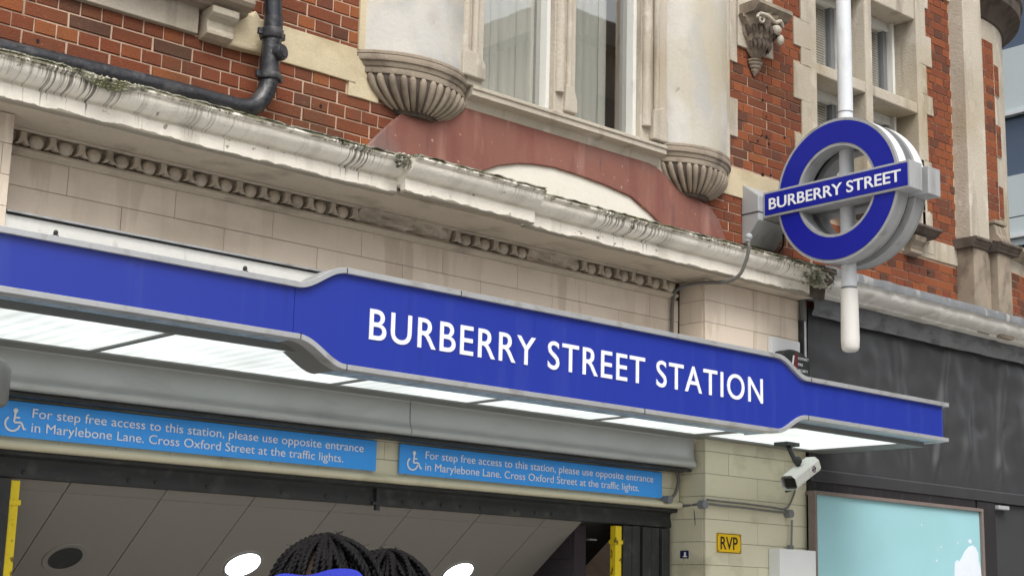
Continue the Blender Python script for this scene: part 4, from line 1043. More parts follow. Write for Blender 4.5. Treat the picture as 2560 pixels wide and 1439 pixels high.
def notice(x0, x1, label, ty=6.798):
    t = thing('step_free_notice', label, 'sign', ((x0+x1)/2, ty, .705), 'blue step free access notices over the entrance')
    b = MB(); n = 12; rings = []
    for i in range(n+1):
        x = x0+(x1-x0)*i/n; d = .002*math.sin(i*1.7); rings.append([(x, ty+d, .707), (x, ty+.008+d, .707), (x, ty+.008+d, .872), (x, ty+d, .872)])
    b.loft(rings, True, True); p = b.build('notice_panel', 'sign_blue', t, smooth=30)
    L_ = x1-x0; y = ty-.0035
    text('lettering', 'For step free access to this station, please use opposite entrance', 'white_letter', p, (x0+.084*L_, y, .788), (1, 0, 0), (0, 0, 1), .874*L_, .058, offset=0, extrude=.0008)
    text('lettering', 'in Marylebone Lane. Cross Oxford Street at the traffic lights.', 'white_letter', p, (x0+.084*L_, y, .722), (1, 0, 0), (0, 0, 1), .813*L_, .058, offset=0, extrude=.0008)
    b = MB(); wheelchair(b, x0+.022*L_, .733, .105, y); b.build('wheelchair_symbol', 'white_letter', p)
notice(2.86, 5.047, 'larger-looking blue step free access notice at the left, nearest the left pier')
notice(5.208, 7.36, 'blue step free access notice on the right, beside the hanging cable end')

# ================================================================== ROUNDEL SIGN
XR = 8.0
rd = thing('roundel_sign', 'blue ring and bar station sign on a white pole, projecting beside the mullioned window', 'roundel sign', (8.15, 5.87, 1.65))
CY, CZ_, RO, RI = 5.855, 2.728, .487, .298
def annulus(b, x0, x1, ro, ri, n=72):
    for (ra, rb, xx) in ((ro, ri, x0), (ri, ro, x1)):
        b.loft([[(xx, CY+r*math.sin(2*math.pi*k/n), CZ_+r*math.cos(2*math.pi*k/n)) for k in range(n)] for r in (ra, rb)], True, False)
def cyl(b, x0, x1, r, n=72, flip=False):
    b.loft([[(xx, CY+r*math.sin(2*math.pi*k/n), CZ_+r*math.cos(2*math.pi*k/n)) for k in range(n)] for xx in ((x1, x0) if flip else (x0, x1))], True, False)
for bi, (xa, xb) in enumerate(((XR, XR+.115), (XR+.19, XR+.305))):
    b = MB(); annulus(b, xa, xb, RO, RI); cyl(b, xa, xb, RI); cyl(b, xa, xa+.012, RO); cyl(b, xb-.012, xb, RO); cyl(b, xa+.012, xb-.012, RO-.002)
    body = b.build('ring_case', 'light_grey', rd, smooth=40)
    b = MB(); n = 72
    k0, k1 = 1, 23                              # skylight painted as a white band on the upper outer edge
    b.loft([[(xx, CY-(RO+.002)*math.sin(2*math.pi*k/n), CZ_+(RO+.002)*math.cos(2*math.pi*k/n)) for k in range(-14, 17)] for xx in (xa+.02, xb-.012)], False, False); b.build('sky_lit_band', 'sky_white', body, smooth=60)
    xf = xa-.004 if bi == 0 else xb+.004
    b = MB(); annulus(b, xa-.004, xa-.001, RO-.020, RI+.020) if bi == 0 else annulus(b, xb+.001, xb+.004, RO-.020, RI+.020); b.build('blue_ring', 'blue_deep', body, smooth=40)
    y0, y1, z0, z1 = 5.275, 6.448, 2.633, 2.815
    xs0, xs1 = (xa-.018, xb+.004) if bi == 0 else (xa-.004, xb+.018)
    b = MB(); b.box(xs0, xs1, y0, y1, z0, z1); bar = b.build('bar_case', 'light_grey', rd, bevel=.004)
    fx = xs0-.003 if bi == 0 else xs1+.003
    b = MB(); b.box(min(fx, fx+.004), max(fx, fx+.004)-.0015, y0+.016, y1-.016, z0+.016, z1-.016); b.build('blue_bar', 'blue_deep', bar)
    if bi == 0: text('lettering', 'BURBERRY STREET', 'white_glow', bar, (fx, 6.395, 2.683), (0, -1, 0), (0, 0, 1), 1.055, .080, offset=.014, extrude=.003, split=True)
    else: text('lettering', 'BURBERRY STREET', 'white_glow', bar, (fx+.0025, 5.335, 2.683), (0, 1, 0), (0, 0, 1), 1.055, .080, offset=.014, extrude=.003, split=True)
# gap filler between the cases
b = MB(); cyl(b, XR+.115, XR+.19, RO-.05); cyl(b, XR+.115, XR+.19, RI+.04); b.build('ring_spacer', 'dark_steel', rd, smooth=40)
PX_, PY_ = XR+.152, 5.875
b = MB(); b.tube([(PX_, PY_, 2.10), (PX_, PY_, 6.5)], .050, 24); b.build('pole', 'pole', rd, smooth=50)
b = MB(); b.tube([(PX_, PY_, 3.295), (PX_, PY_, 3.30)], .0535, 24); b.tube([(PX_, PY_, 2.085), (PX_, PY_, 2.10)], .052, 24); b.build('pole_joint', 'mid_grey', rd, smooth=50)
b = MB(); b.tube([(PX_, PY_, 1.672), (PX_, PY_, 1.68), (PX_, PY_, 1.70), (PX_, PY_, 1.75), (PX_, PY_, 2.085)], [.036, .050, .058, .061, .056], 24); b.build('pole_sleeve', 'sleeve', rd, smooth=50)
b = MB()
for zz in (2.70, 2.76): b.box(PX_-.02, PX_+.02, 6.3, 6.62, zz, zz+.03)
b.build('support_arm', 'mid_grey', rd)
b = MB()
for x in (7.94,):
    vsx = [(7.935, 8.27)]
rg = []
for x in (7.935, 8.27):
    rg.append([(x, YW, 2.885), (x, YW-.02, 2.885), (x, 6.452, 2.79), (x, 6.452, 2.62), (x, YW-.02, 2.475), (x, YW, 2.47)])
b.loft(rg, True, True); bx = b.build('wall_bracket_box', 'light_grey', rd, bevel=.006)
b = MB(); b.box(7.932, 8.273, 6.4495, YW, 2.672, 2.678); b.build('box_joint', 'black', bx)
b = MB(); b.tube(smoothpath([(8.2, 6.45, 2.56), (8.26, 6.5, 2.5), (8.25, 6.56, 2.42), (8.28, 6.55, 2.35), (8.24, 6.5, 2.34)]), .008, 6); b.build('drooping_cable', 'dark_steel', bx, smooth=60)

# ================================================================== PIPES
dp = thing('drainpipe', 'black cast iron downpipe turning along the cornice top at upper left', 'drainpipe', (4.0, 6.45, 2.4))
YP = 6.46
ctr = [at(px, py, YP) for px, py in [(-160, 88), (0, 123), (200, 170), (400, 218), (560, 259), (610, 270), (640, 262), (662, 235), (672, 205), (678, 175)]]
sp = smoothpath(ctr, 5)
b = MB(); b.tube(sp, .048, 16, jit=.02); b.build('horizontal_pipe', 'black_pipe', dp, smooth=60)
pc = lambda px, py: at(px, py, YP)
b = MB(); b.tube([pc(672, 190), pc(683, 60), pc(684, 45)], .050, 18); b.build('access_fitting', 'black_pipe', dp, smooth=50)
b = MB(); b.tube([pc(683, 48), pc(682, -260)], .046, 18); b.build('vertical_pipe', mat('glossy_black_pipe', srgb(36, 40, 46), .22, .05, spec=.6), dp, smooth=50)
for (x, y), (x2, y2) in (((672, 200), (674, 184)), ((678, 98), (679, 74))):
    b = MB(); b.tube([pc(x, y), pc(x, y-3), pc(x2, y2+3), pc(x2, y2)], [.058, .063, .063, .058], 18); o_ = b.build('pipe_collar', 'black_pipe', dp, smooth=40)
    q = pc((x+x2)/2, (y+y2)/2); b = MB()
    for sx in (-1, 1): b.box(q.x+sx*.066-.014, q.x+sx*.066+.014, q.y-.012, q.y+.012, q.z-.018, q.z+.018)
    b.build('collar_lug', 'black_pipe', o_, bevel=.004)
q = pc(680, 135); b = MB(); d = Vector((.35, -.93, 0)).normalized()
b.tube([q+d*.02, q+d*.062, q+d*.075], [.044, .044, .038], 18); b.tube([q+d*.074, q+d*.08], [.028, .026], 18); b.build('inspection_eye', 'black_pipe', dp, smooth=40)

hs_ = thing('overflow_hose', 'thin grey conduit looping over the cornice and down beside the right pier', 'conduit', (7.5, 6.7, 1.7))
pts = [Vector((7.60, 6.27, 2.385)), Vector((7.60, 6.262, 2.33)), Vector((7.60, 6.285, 2.25)), Vector((7.59, 6.34, 2.155)), Vector((7.56, 6.44, 2.12)), Vector((7.50, 6.62, 2.13)), Vector((7.46, 6.76, 2.10)), Vector((7.455, 6.80, 2.02)), Vector((7.455, 6.805, 1.7)), Vector((7.455, 6.805, 1.4))]
b = MB(); b.tube(smoothpath(pts, 5), .012, 8); b.build('hose', 'grey_pipe', hs_, smooth=60)
b = MB(); b.tube([(7.60, 6.27, 2.375), (7.60, 6.27, 2.39)], .02, 10); b.ball((7.60, 6.262, 2.405), .026, .026, .024); b.build('junction_cap', 'light_grey', hs_, smooth=60)
cc = thing('corner_conduit', 'grey metal conduit running down the edge between tiled pier and black hoarding', 'conduit', (8.6, 6.55, 1.4))
b = MB(); b.tube([(8.565, 6.57, 2.19), (8.565, 6.57, 2.02)], .026, 10); b.build('spigot', 'grey_pipe', cc, smooth=50)
b = MB(); b.tube([(8.58, 6.57, 2.05), (8.58, 6.57, 1.2)], .013, 8); b.build('pipe', 'alu', cc, smooth=50)
b = MB(); b.box(8.545, 8.56, 6.56, 6.60, 1.25, 2.02); b.build('cable_strip', 'dark_steel', cc)
# cable end hanging under the casing
hc = thing('cable_drop', 'grey cable dropping from the casing to a round junction box beside the right notice', 'cable', (7.45, 6.8, .66))
q = at(1672, 1248, 6.76)
b = MB(); b.tube(smoothpath([(at(1690, 1172, 6.79)), (at(1696, 1200, 6.78)), (at(1688, 1232, 6.77)), at(1672, 1248, 6.765)]), .012, 8); b.build('cable', 'grey_pipe', hc, smooth=60)
b = MB(); b.tube([(q.x, 6.80, q.z), (q.x, 6.745, q.z)], .026, 14); b.build('junction_box', 'mid_grey', hc, smooth=50)
# conduit run on pier
cr_ = thing('pier_conduit', 'grey conduits with junction boxes running across the tiled pier to the camera', 'conduit', (8.0, 6.56, .55))
y = YW-.025
for dz, r in ((0, .008), (.024, .007)):
    pts = [at(px, py-dz*420, y) for px, py in [(1768, 1258), (1800, 1262), (1860, 1268), (1930, 1277), (1965, 1280)]]
    if dz: pts += [at(1983, 1240, y), at(1988, 1215, y), at(1985, 1190, y-.03)]
    b = MB(); b.tube(smoothpath(pts, 4), r, 8); b.build('conduit', 'grey_pipe', cr_, smooth=60)
b = MB(); b.tube([at(1692, 1265, 6.85)+Vector((-.012, 0, 0)), at(1730, 1262, 6.72), at(1762, 1258, 6.62)+Vector((-.02, 0, 0))], .010, 8); b.build('conduit', 'grey_pipe', cr_, smooth=60)
for px, py in ((1757, 1260), (1972, 1283)):
    q = at(px, py, y)+Vector((.0, -.01, 0)); b = MB(); b.tube([q+Vector((0, .035, 0)), q+Vector((0, -.015, 0))], .028, 14); b.build('junction_box', 'mid_grey', cr_, smooth=50)
b = MB(); b.tube(smoothpath([at(1735, 1262, 6.7), at(1737, 1290, 6.69), at(1741, 1338, 6.68)], 3), .004, 5); b.build('loose_cable', 'black', cr_)

# ================================================================== CCTV CAMERA
cv = thing('security_camera', 'weathered white security camera on a bracket below the canopy end', 'camera', (8.3, 6.4, .95))
c0 = at(1965, 1192, 6.25); c1_ = at(2052, 1152, 5.98)   # front (lens) end, rear end
ax = (c1_-c0); Lc = .36; 
mid = at(2003, 1183, 6.2)
ax = (rt*.21+up*.10+fw*.25).normalized()
side = ax.cross(Vector((0, 0, 1))).normalized(); upv = side.cross(ax).normalized()
if upv.z < 0: upv = -upv; side = -side
def oct_(c, w, h): return [c+side*(w*a)+upv*(h*e) for a, e in ((-1, -.6), (-.62, -1), (.62, -1), (1, -.6), (1, .5), (.6, 1), (-.6, 1), (-1, .5))]
b = MB(); b.loft([oct_(mid-ax*.17+upv*.004,   .058, .050), oct_(mid+ax*.155+upv*.004,   .058, .050)], True, False)
b.loft([oct_(mid+ax*.155, .058, .050), oct_(mid+ax*.162, .050, .043)], True, True)
hood = b.build('camera_hood', 'white_frame', cv, bevel=.002)
b = MB(); b.loft([oct_(mid-ax*.148, .052, .044), oct_(mid+ax*.15, .052, .044)], True, True); b.build('camera_body', 'alu_dark', cv)
b = MB(); b.loft([[mid-ax*.151+side*a+upv*e for a, e in ((-.040, -.034), (.040, -.034), (.040, .030), (-.040, .030))], [mid-ax*.149+side*a+upv*e for a, e in ((-.040, -.034), (.040, -.034), (.040, .030), (-.040, .030))]], True, True); b.build('lens_window', 'black', cv)
q = mid+ax*.07-side*.0585 if side.dot(Vector((0, -1, 0))) < 0 else mid+ax*.07+side*.0585
sg = -1 if side.dot(Vector((0, -1, 0))) < 0 else 1
b = MB(); n = 16
nd = side*sg
b.loft([[q+nd*.001+(ax*math.cos(2*math.pi*k/n)+upv*math.sin(2*math.pi*k/n))*r for k in range(n)] for r in (.022, .014)], True, False); b.build('ring_decal', 'maroon', hood)
b = MB(); 
b.add([q+nd*.0015+ax*a+upv*e for a, e in ((-.026, -.005), (.026, -.005), (.026, .005), (-.026, .005))], [(0, 1, 2, 3)]); b.build('bar_decal', 'navy', hood)
b = MB(); b.tube([mid+upv*.05, mid+upv*.085+Vector((0, .02, 0)), (mid.x-.03, mid.y+.09, ZS-.01)], .016, 8); b.ball(mid+upv*.09, .03, .03, .03); b.box(mid.x-.09, mid.x+.04, mid.y+.04, mid.y+.15, ZS-.03, ZS-.006); b.build('mounting_bracket', 'dark_steel', cv, smooth=50)
b = MB(); b.tube(smoothpath([mid+ax*.10-upv*.055, mid-upv*.10+Vector((0, .15, -.01)), at(1985, 1220, 6.57)], 6), .011, 8); b.build('cable', 'dark_steel', cv, smooth=60)

# ================================================================== PIER FITTINGS
def flat(name, label, cat, x0, x1, z0, z1, m, y=YW, d=.006, bev=.003, grp=None):
    t = thing(name, label, cat, ((x0+x1)/2, y, z0), grp); b = MB(); b.box(x0, x1, y-d, y-.0005, z0, z1); o = b.build('plate', m, t, bevel=bev); return t, o
t, o = flat('yellow_sign', 'small yellow sign with black letters RVP on the tiled pier', 'sign', 7.66, 7.903, .372, .498, 'yel_sign', d=.007)
text('lettering', 'RVP', 'black', t, (7.695, YW-.0072, .393), (1, 0, 0), (0, 0, 1), .172, .083, offset=.012, extrude=.0008)
b = MB()
for a, c, e, f_ in ((7.662, 7.901, .374, .378), (7.662, 7.901, .492, .496), (7.662, 7.666, .378, .492), (7.897, 7.901, .378, .492)): b.box(a, c, YW-.0079, YW-.0069, e, f_)
b.build('border', 'black', t)
for xx in (7.674, 7.889):
    for zz in (.386, .484): b = MB(); b.ball((xx, YW-.008, zz), .004, .002, .004, 8, 4); b.build('screw', 'dark_steel', t)
# wheelchair sticker on the pier return
t = thing('access_sticker', 'tiny navy wheelchair sticker on the side of the tiled pier', 'sticker', (7.55, 6.78, .32))
q = atX(1712, 1385, 7.552)
b = MB(); b.box(7.549, 7.5525, q.y-.038, q.y+.038, q.z-.024, q.z+.026); b.build('sticker_panel', 'navy', t)
b = MB(); b.box(7.5485, 7.549, q.y-.041, q.y-.038, q.z-.026, q.z+.028); b.box(7.5485, 7.549, q.y-.012, q.y+.004, q.z-.012, q.z+.016); b.box(7.5483, 7.5489, q.y-.022, q.y+.014, q.z-.016, q.z-.009); b.build('wheelchair_symbol', 'white_letter', t)
# white box
t = thing('wall_cabinet', 'white metal cabinet on the tiled pier beside the teal poster', 'cabinet', (8.4, 6.5, -.2))
b = MB(); b.box(8.19, 8.60, 6.50, YW-.002, -.25, .418); b.build('cabinet_body', 'white_box', t, bevel=.006)
b = MB(); b.box(8.37, 8.40, 6.55, 6.58, .419, .45); b.tube([(8.40, 6.57, .419), (8.41, 6.57, .62)], .008, 6); b.build('cable_gland', 'mid_grey', t)
# intruder alarm box
t = thing('alarm_box', 'curved dark alarm sounder with white lettering on a pale backplate behind the canopy', 'alarm', (8.3, 6.5, 1.6))
b = MB(); b.box(8.20, 8.52, YW-.035, YW-.001, 1.40, 1.86); b.build('backplate', 'white_box', t, bevel=.004)
p_ = [(8.23, 1.62), (8.23, 1.755)]+[(8.23+.30*i/8, 1.755+.028*math.sin(math.pi*min(1, i/8*1.05)) - .03*(i/8)**2) for i in range(1, 9)]+[(8.53, 1.58), (8.50, 1.55), (8.26, 1.57)]
b = MB(); b.prism(p_, YW-.115, YW-.036); ab_ = b.build('sounder_cover', 'dark_steel', t, bevel=.01)
b = MB(); b.prism([(8.345, 1.63), (8.385, 1.63), (8.385, 1.755), (8.352, 1.75)], YW-.119, YW-.1155); b.build('maroon_flash', 'maroon', ab_)
b = MB(); b.prism([(8.318, 1.65), (8.330, 1.65), (8.348, 1.735), (8.334, 1.735)], YW-.120, YW-.1155); b.build('white_flash', 'white_letter', ab_)
for i, wd_ in enumerate(('CONTRACT', 'FIRE', 'SECURITY')):
    text('lettering', wd_, 'white_letter', ab_, (8.392, YW-.1158, 1.713-i*.042), (1, 0, 0), (0, 0, 1), (.115, .05, .108)[i], .018, offset=.01, extrude=.0006)
# grey flange behind canopy curve
# ================================================================== HOARDING
hd = thing('black_hoarding', 'black creased vinyl hoarding over the shopfront right of the station', 'hoarding', (10.0, 6.56, .9))
b = MB(); nx, nz = 150, 60; rings = []
for j in range(nz+1):
    z = .955+(2.12-.955)*j/nz; rg = []
    for i in range(nx+1):
        x = 8.61+(11.9-8.61)*i/nx
        d = 0
        for xc, w, a in ((9.75, .05, .020), (10.25, .04, .026), (10.62, .06, .018), (9.2, .08, .010), (11.1, .05, .02)):
            xx = x-xc-.22*(z-1.5)*(1 if xc > 10 else -.4); d -= 1.5*a*math.exp(-(xx/w)**2)*(.35+.65*math.exp(-((z-1.25)/.45)**2))
        d += noise.noise(Vector((x*3.1, z*1.4, 0)))*.034+noise.noise(Vector((x*7, z*6.5, 4)))*.011
        for px_, pz_ in ((10.85, 1.45), (9.1, 1.12), (11.2, 1.5)): d += .014*math.exp(-((x-px_)**2+(z-pz_)**2)/.003)
        d = max(-.06, d)*min(1, .04+((z-.955)/.22)**1.3)*min(1, .2+(2.12-z)/.12); rg.append((x, 6.562+d, z))
    rings.append(rg)
b.loft(rings, False, False); b.build('vinyl_sheet', 'vinyl', hd, smooth=80)
b = MB(); rings = []
for i in range(100):
    x = 8.60+i*.033; jl = noise.noise(Vector((x*2, 7, 0)))*.02
    rg = []
    for j in range(7):
        t_ = j/6; z = 2.19-(.135-jl)*t_; rg.append((x, 6.50+.02*t_+noise.fractal(Vector((x*5, t_*2, 2)), .8, 2, 4)*.016-.012*math.sin(t_*3.1), z))
    rings.append(rg)
b.loft(rings, False, False); b.build('crumpled_flap', 'flap', hd, smooth=40)
b = MB(); b.prismX([(6.57, .985), (6.548, .985), (6.545, .975), (6.548, .90), (6.57, .895)], 8.62, 11.9); b.build('bottom_rail', 'vinyl', hd, bevel=.003)
b = MB(); b.box(8.62, 12.0, 6.62, 6.7, -H, 2.2); b.build('backing_wall', 'char', hd)
b = MB(); b.box(8.62, 10.69, 6.56, 6.62, .80, .90); b.build('scratched_fascia', 'char', hd)
# poster
ps_ = thing('poster_frame', 'big teal poster torn white at its lower right in a brown metal frame', 'poster', (9.6, 6.5, -.5))
fx0, fx1, fz0, fz1 = 8.555, 10.69, -.9, .828
b = MB(); b.box(fx0+.02, fx0+.04, 6.495, 6.56, fz0, fz1); b.box(fx1-.028, fx1, 6.49, 6.60, fz0, fz1); b.box(fx0+.04, fx1-.028, 6.49, 6.60, fz1-.025, fz1); b.box(fx0+.03, fx1-.028, 6.49, 6.60, fz0, fz0+.025); b.build('frame', 'brown_frame', ps_, bevel=.003)
b = MB(); b.box(fx0+.04, fx1-.028, 6.515, 6.555, fz0+.025, fz1-.025); po = b.build('poster_sheet', 'teal', ps_)
b = MB(); pp = [XZ(px, py, 6.512) for px, py in [(2387, 1470), (2387, 1430), (2388, 1405), (2394, 1398), (2399, 1403), (2406, 1392), (2412, 1378), (2422, 1366), (2432, 1362), (2440, 1368), (2446, 1382), (2447, 1400), (2452, 1420), (2455, 1450), (2455, 1470)]]
b.prism(pp, 6.5125, 6.5155); b.build('torn_patch', 'paper', po)
b = MB()
for px, py, r in ((2425, 1352, .03), (2304, 1311, .012), (2345, 1372, .012), (2342, 1400, .014), (2353, 1366, .01), (2395, 1355, .012)):
    q = at(px, py, 6.512); b.prism([(q.x+r*math.cos(k*.785)*random.uniform(.5, 1.1), q.z+r*.7*math.sin(k*.785)*random.uniform(.5, 1.1)) for k in range(8)], 6.5128, 6.5155)
b.build('paper_scraps', 'paper', po)
sh = thing('shop_column', 'dark narrow column beside the teal poster at the far right', 'column', (10.9, 6.56, -H))
b = MB(); b.box(10.72, 10.98, 6.56, 6.62, -H, .893); b.build('column_shaft', 'char', sh, bevel=.004)
b = MB(); b.box(10.99, 11.9, 6.585, 6.62, -H, .893); b.build('grey_panel', 'vinyl', sh, bevel=.004)
b = MB(); b.box(10.98, 11.14, 6.53, 6.585, .845, .875); b.build('small_bracket', 'light_grey', sh, bevel=.004)

q = at(-8, 955, 6.1)
hx = thing('lamp_housing', 'grey rounded housing just entering the frame at far left under the canopy', 'housing', (q.x, 6.1, q.z-.1))
b = MB(); b.tube([q+Vector((0, 0, -.10)), q+Vector((0, 0, -.085)), q+Vector((0, 0, .05)), q+Vector((0, 0, .085)), q+Vector((0, 0, .10))], [.035, .052, .055, .040, .012], 18); b.build('housing_body', 'alu_dark', hx, smooth=50)
b = MB(); b.box(q.x-.02, q.x+.02, 6.1, 6.67, q.z+.05, q.z+.08); b.build('bracket_arm', 'dark_steel', hx)
# ================================================================== FAR BUILDINGS
fb = thing('pale_office_block', 'pale clad office building with dark glass bands, glimpsed past the corner at far right', 'building', (26, 12.5, -H))
XO = 22.0
bands = [(60, 120, 'bg_glass'), (120, 228, 'bg_pale'), (228, 258, 'bg_pale'), (258, 282, 'bg_pale'), (290, 436, 'bg_glass'), (440, 543, 'bg_pale'), (546, 590, 'bg_pale'), (598, 616, 'bg_pale'), (620, 765, 'bg_dark'), (770, 900, 'bg_pale')]
b = MB(); b.box(XO+.1, XO+8, 6.0, 26, -H, 16); b.build('block_body', 'bg_dark', fb)
def zz(py): return atX(2540, py, XO).z
b = MB(); b.box(XO-.02, XO+.1, 6, 26, zz(120), 15.9); b.build('glazing_band', 'bg_glass', fb)
for y0, y1, m in bands[1:]:
    b = MB(); b.box(XO+(-.06 if m == 'bg_pale' else .02), XO+.1, 6, 26, zz(y1), zz(y0)); o_ = b.build('cladding_band' if m == 'bg_pale' else 'glazing_band', m, fb)
b = MB(); b.box(XO-.12, XO, 6, 26, zz(290), zz(283)); b.box(XO-.12, XO, 6, 26, zz(598), zz(591)); b.build('white_ledge', 'white_box', fb)
for k in range(12):
    yv = 7+k*1.55; b = MB(); b.box(XO-.01, XO+.03, yv, yv+.06, zz(436), zz(290)); b.build('mullion', 'bg_pale', fb)
ob_ = thing('opposite_building', 'grey stone building across the street, seen only reflected in the bow window', 'building', (38, -15, -H))
b = MB(); b.box(23, 60, -26, -11.6, -H, 13.2); b.box(22.6, 60, -26, -11.2, 13.2, 13.8); b.build('block_body', 'opp', ob_)
for k in range(9):
    for j in range(3):
        b = MB(); b.box(24.5+k*3.6, 26.3+k*3.6, -11.62, -11.5, 2+j*3.8, 4.4+j*3.8); b.build('window', 'opp_win', ob_)
for k in range(3):
    for j in range(3):
        b = MB(); b.box(22.94, 23.05, -24+k*4, -22.2+k*4, 2+j*3.8, 4.4+j*3.8); b.build('window', 'opp_win', ob_)

# ================================================================== PEOPLE (two braided heads at the bottom edge)
def person(name_lbl, hx, hy, hz, face, seed, cloth, bun=False):
    rn = random.Random(seed)
    t = thing('person', name_lbl, 'person', (hx, hy, -H))
    # body: one continuous skinned figure, head included
    me = bpy.data.meshes.new('body')
    sh_ = Vector((math.cos(face), math.sin(face), 0)); fr = Vector((-math.sin(face), math.cos(face), 0))
    J = []; E_ = []; R_ = []
    def j(p, r, par=None):
        J.append(p); R_.append(r)
        if par is not None: E_.append((par, len(J)-1))
        return len(J)-1
    base = Vector((hx, hy, 0)); top_ = hz
    s = (top_+H)/1.75
    P_ = lambda a, f_, z: base+sh_*(a*s)+fr*(f_*s)+Vector((0, 0, -H+z*s))
    pel = j(P_(0, 0, .95), .14); sp1 = j(P_(0, .01, 1.15), .125, pel); ch = j(P_(0, .01, 1.34), .135, sp1); nk = j(P_(0, 0, 1.49), .055, ch); nk2 = j(P_(0, .02, 1.55), .055, nk); hd_ = j(P_(0, .02, 1.63), .082, nk2); hd2 = j(P_(0, .02, 1.68), .07, hd_)
    for sx in (-1, 1):
        a = j(P_(sx*.17, 0, 1.40), .058, ch); e = j(P_(sx*.22, .0, 1.12), .042, a); w = j(P_(sx*.22, .10, .90), .03, e); h_ = j(P_(sx*.22, .14, .84), .03, w)
        for q in range(4): f1 = j(P_(sx*.22+(q-1.5)*.02, .17, .79), .009, h_); j(P_(sx*.22+(q-1.5)*.022, .175, .745-.004*abs(q-1)), .008, f1)
        f1 = j(P_(sx*.22-sx*.035, .15, .80), .010, h_); j(P_(sx*.22-sx*.05, .16, .77), .009, f1)
        hp = j(P_(sx*.10, 0, .88), .095, pel); kn = j(P_(sx*.11, .02, .50), .06, hp); an = j(P_(sx*.11, 0, .09), .04, kn); j(P_(sx*.12, .15, .035), .035, an)
    me.from_pydata([p-base for p in J], E_, [])
    ob = link('body', me, base+Vector((0, 0, 0)), t); ob.location = Vector((0, 0, H))
    me.materials.append(MT[cloth])
    me.skin_vertices or me.attributes
    sk = ob.modifiers.new('skin', 'SKIN'); 
    if not me.skin_vertices:
        bpy.context.view_layer.objects.active = ob
    for i, v in enumerate(me.skin_vertices[0].data): v.radius = (R_[i]*s, R_[i]*s); v.use_root = (i == 0)
    ss = ob.modifiers.new('sub', 'SUBSURF'); ss.levels = 2; ss.render_levels = 2
    # head: face and scalp
    c = Vector((hx, hy, hz-.115)); b = MB(); rings = []
    for k in range(17):
        ph = math.pi*k/16; rg = []
        for i in range(24):
            a = 2*math.pi*i/24; x_, y_, z_ = .076*math.sin(ph)*math.cos(a), .096*math.sin(ph)*math.sin(a), .112*math.cos(ph)
            if y_ > 0 and z_ < 0: x_ *= 1-.25*(-z_/.112)
            if abs(x_) < .018 and y_ > .05 and -.035 < z_ < .01: y_ += .018*(.02-z_)/.05
            if abs(abs(x_)-.03) < .014 and y_ > .05 and .0 < z_ < .025: y_ -= .006
            rg.append(c+sh_*x_+fr*y_+Vector((0, 0, z_)))
        rings.append(rg)
    b.loft(list(reversed(rings)), True, True); hd_o = b.build('head', 'scalp', t, smooth=80)
    b = MB()
    for sx in (-1, 1): b.ball(c+sh_*(sx*.079)+Vector((0, 0, -.01)), .012, .018, .03, 8, 6)
    b.build('ears', 'skin', hd_o, smooth=80)
    b = MB(); b.ball(c+sh_*.03+fr*.083+Vector((0, 0, .012)), .012, .012, .008); b.ball(c-sh_*.03+fr*.083+Vector((0, 0, .012)), .012, .012, .008); b.build('eyes', 'white_letter', hd_o, smooth=80)
    b = MB(); b.tube([c+sh_*.022+fr*.087+Vector((0, 0, -.06)), c+fr*.093+Vector((0, 0, -.058)), c-sh_*.022+fr*.087+Vector((0, 0, -.06))], .006, 8); b.build('lips', 'maroon', hd_o, smooth=80)
    # braids: ropes running from a parting over the skull and hanging down
    b = MB(); nb_ = 84
    for q in range(nb_):
        a = math.pi*2*q/nb_+rn.uniform(-.06, .06); layer = q % 3
        d = Vector((math.cos(a), math.sin(a), 0)); y0 = rn.uniform(-.05, .05)
        L_ = []; out = 1.0+layer*.10+rn.uniform(0, .06); tw = rn.uniform(-.5, .5)
        for k in range(26):
            u = k/25
            if u < .5:
                ph = u*math.pi; aa = a+tw*(1-u*2)
                dx, dy = math.cos(aa), math.sin(aa)
                p = Vector((.078*math.sin(ph)*dx*out, .098*math.sin(ph)*dy*out+y0*math.cos(ph)*.6, .112*math.cos(ph)**.8*(1+layer*.035)+.004))
            else:
                d_ = (u-.5)*2; p = Vector((.078*d.x*(out+.22*math.sin(d_*2)), .098*d.y*(out+.14*d_), -.30*d_))
            L_.append(c+sh_*p.x+fr*p.y+Vector((0, 0, p.z)))
        fine = smoothpath(L_, 5); r_b = rn.uniform(.0034, .0046)
        for sg_ in (0, math.pi):                # two twisting strands per braid
            off = [fine[i]+sh_*(r_b*.55*math.sin(i*.8+sg_))+Vector((0, 0, r_b*.45*math.cos(i*.8+sg_)))+fr*(r_b*.5*math.cos(i*.8+sg_)) for i in range(len(fine))]
            b.tube(off, r_b*.85, 5)
    for q in range(70):                        # flyaway hairs
        a = rn.uniform(0, 6.28); ph = rn.uniform(.1, 1.4); k0 = 1.12
        p = Vector((.078*math.sin(ph)*math.cos(a)*k0, .098*math.sin(ph)*math.sin(a)*k0, .115*math.cos(ph)+.006)); dv = Vector((rn.uniform(-1, 1), rn.uniform(-1, 1), rn.uniform(-.2, 1)))*.018
        P3 = [p, p+dv*.5+Vector((0, 0, .004)), p+dv]; P3 = [c+sh_*v.x+fr*v.y+Vector((0, 0, v.z)) for v in P3]
        b.tube(P3, .0005, 3)
    ob = b.build('braids', 'hair', hd_o, smooth=80); ob['kind'] = 'stuff'
    return t, c, sh_, fr, hd_o
fa = -YAW
t1, c, sh_, fr, ho = person('person with dark braids and bright blue hood, back of head at bottom centre', *at(815, 1439, 2.12)[:2], .097, fa, 4, 'blue_cloth')
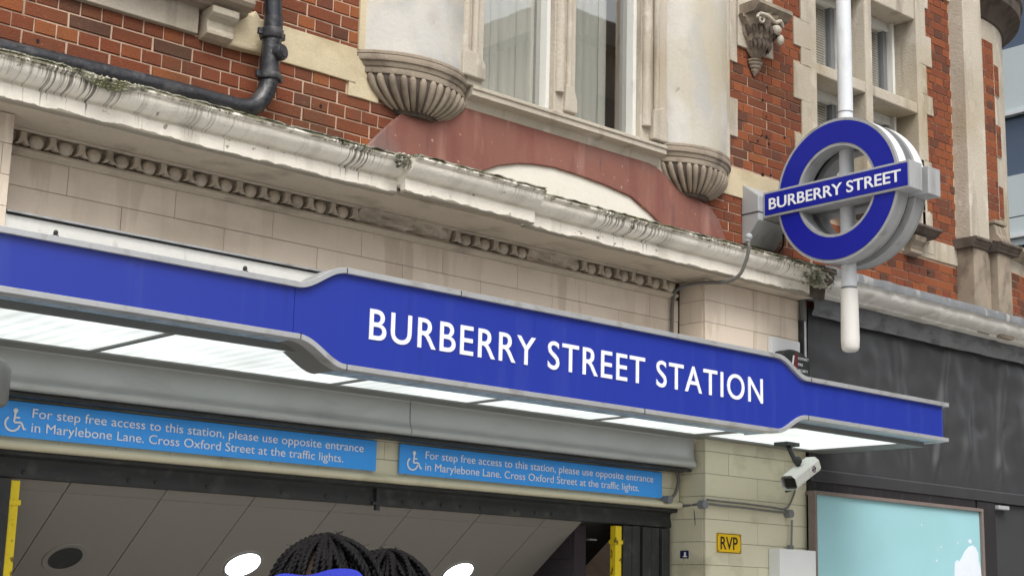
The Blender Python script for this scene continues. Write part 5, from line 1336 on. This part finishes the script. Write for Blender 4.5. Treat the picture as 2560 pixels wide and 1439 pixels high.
# blue hood bunched up behind the head
b = MB(); rings = []
for k in range(15):
    u = k/14; rg = []
    for i in range(41):
        v = i/40; a = math.pi*v
        w = .092-.012*u; lift = .050*math.sin(math.pi*v)**.6+.014*math.exp(-((v-.74)/.12)**2)
        fold = .004*math.sin(v*24+u*5)+.004*math.sin(v*11-u*9)
        rg.append(c+sh_*(-.004-w*math.cos(a)*(1+.15*u))-fr*(.135+.04*math.sin(math.pi*v)*math.sin(math.pi*u)+fold+.03*u)+Vector((0, 0, .012+lift*(1-u*1.1)-.12*u+fold*.6)))
    rings.append(rg)
b.loft(rings, False, False); b.build('hood', 'blue_cloth', t1, smooth=80)
person('person with dark braids close behind the blue hooded one, only the crown showing', *at(962, 1439, 2.26)[:2], .083, fa+.25, 9, 'dark_cloth', True)
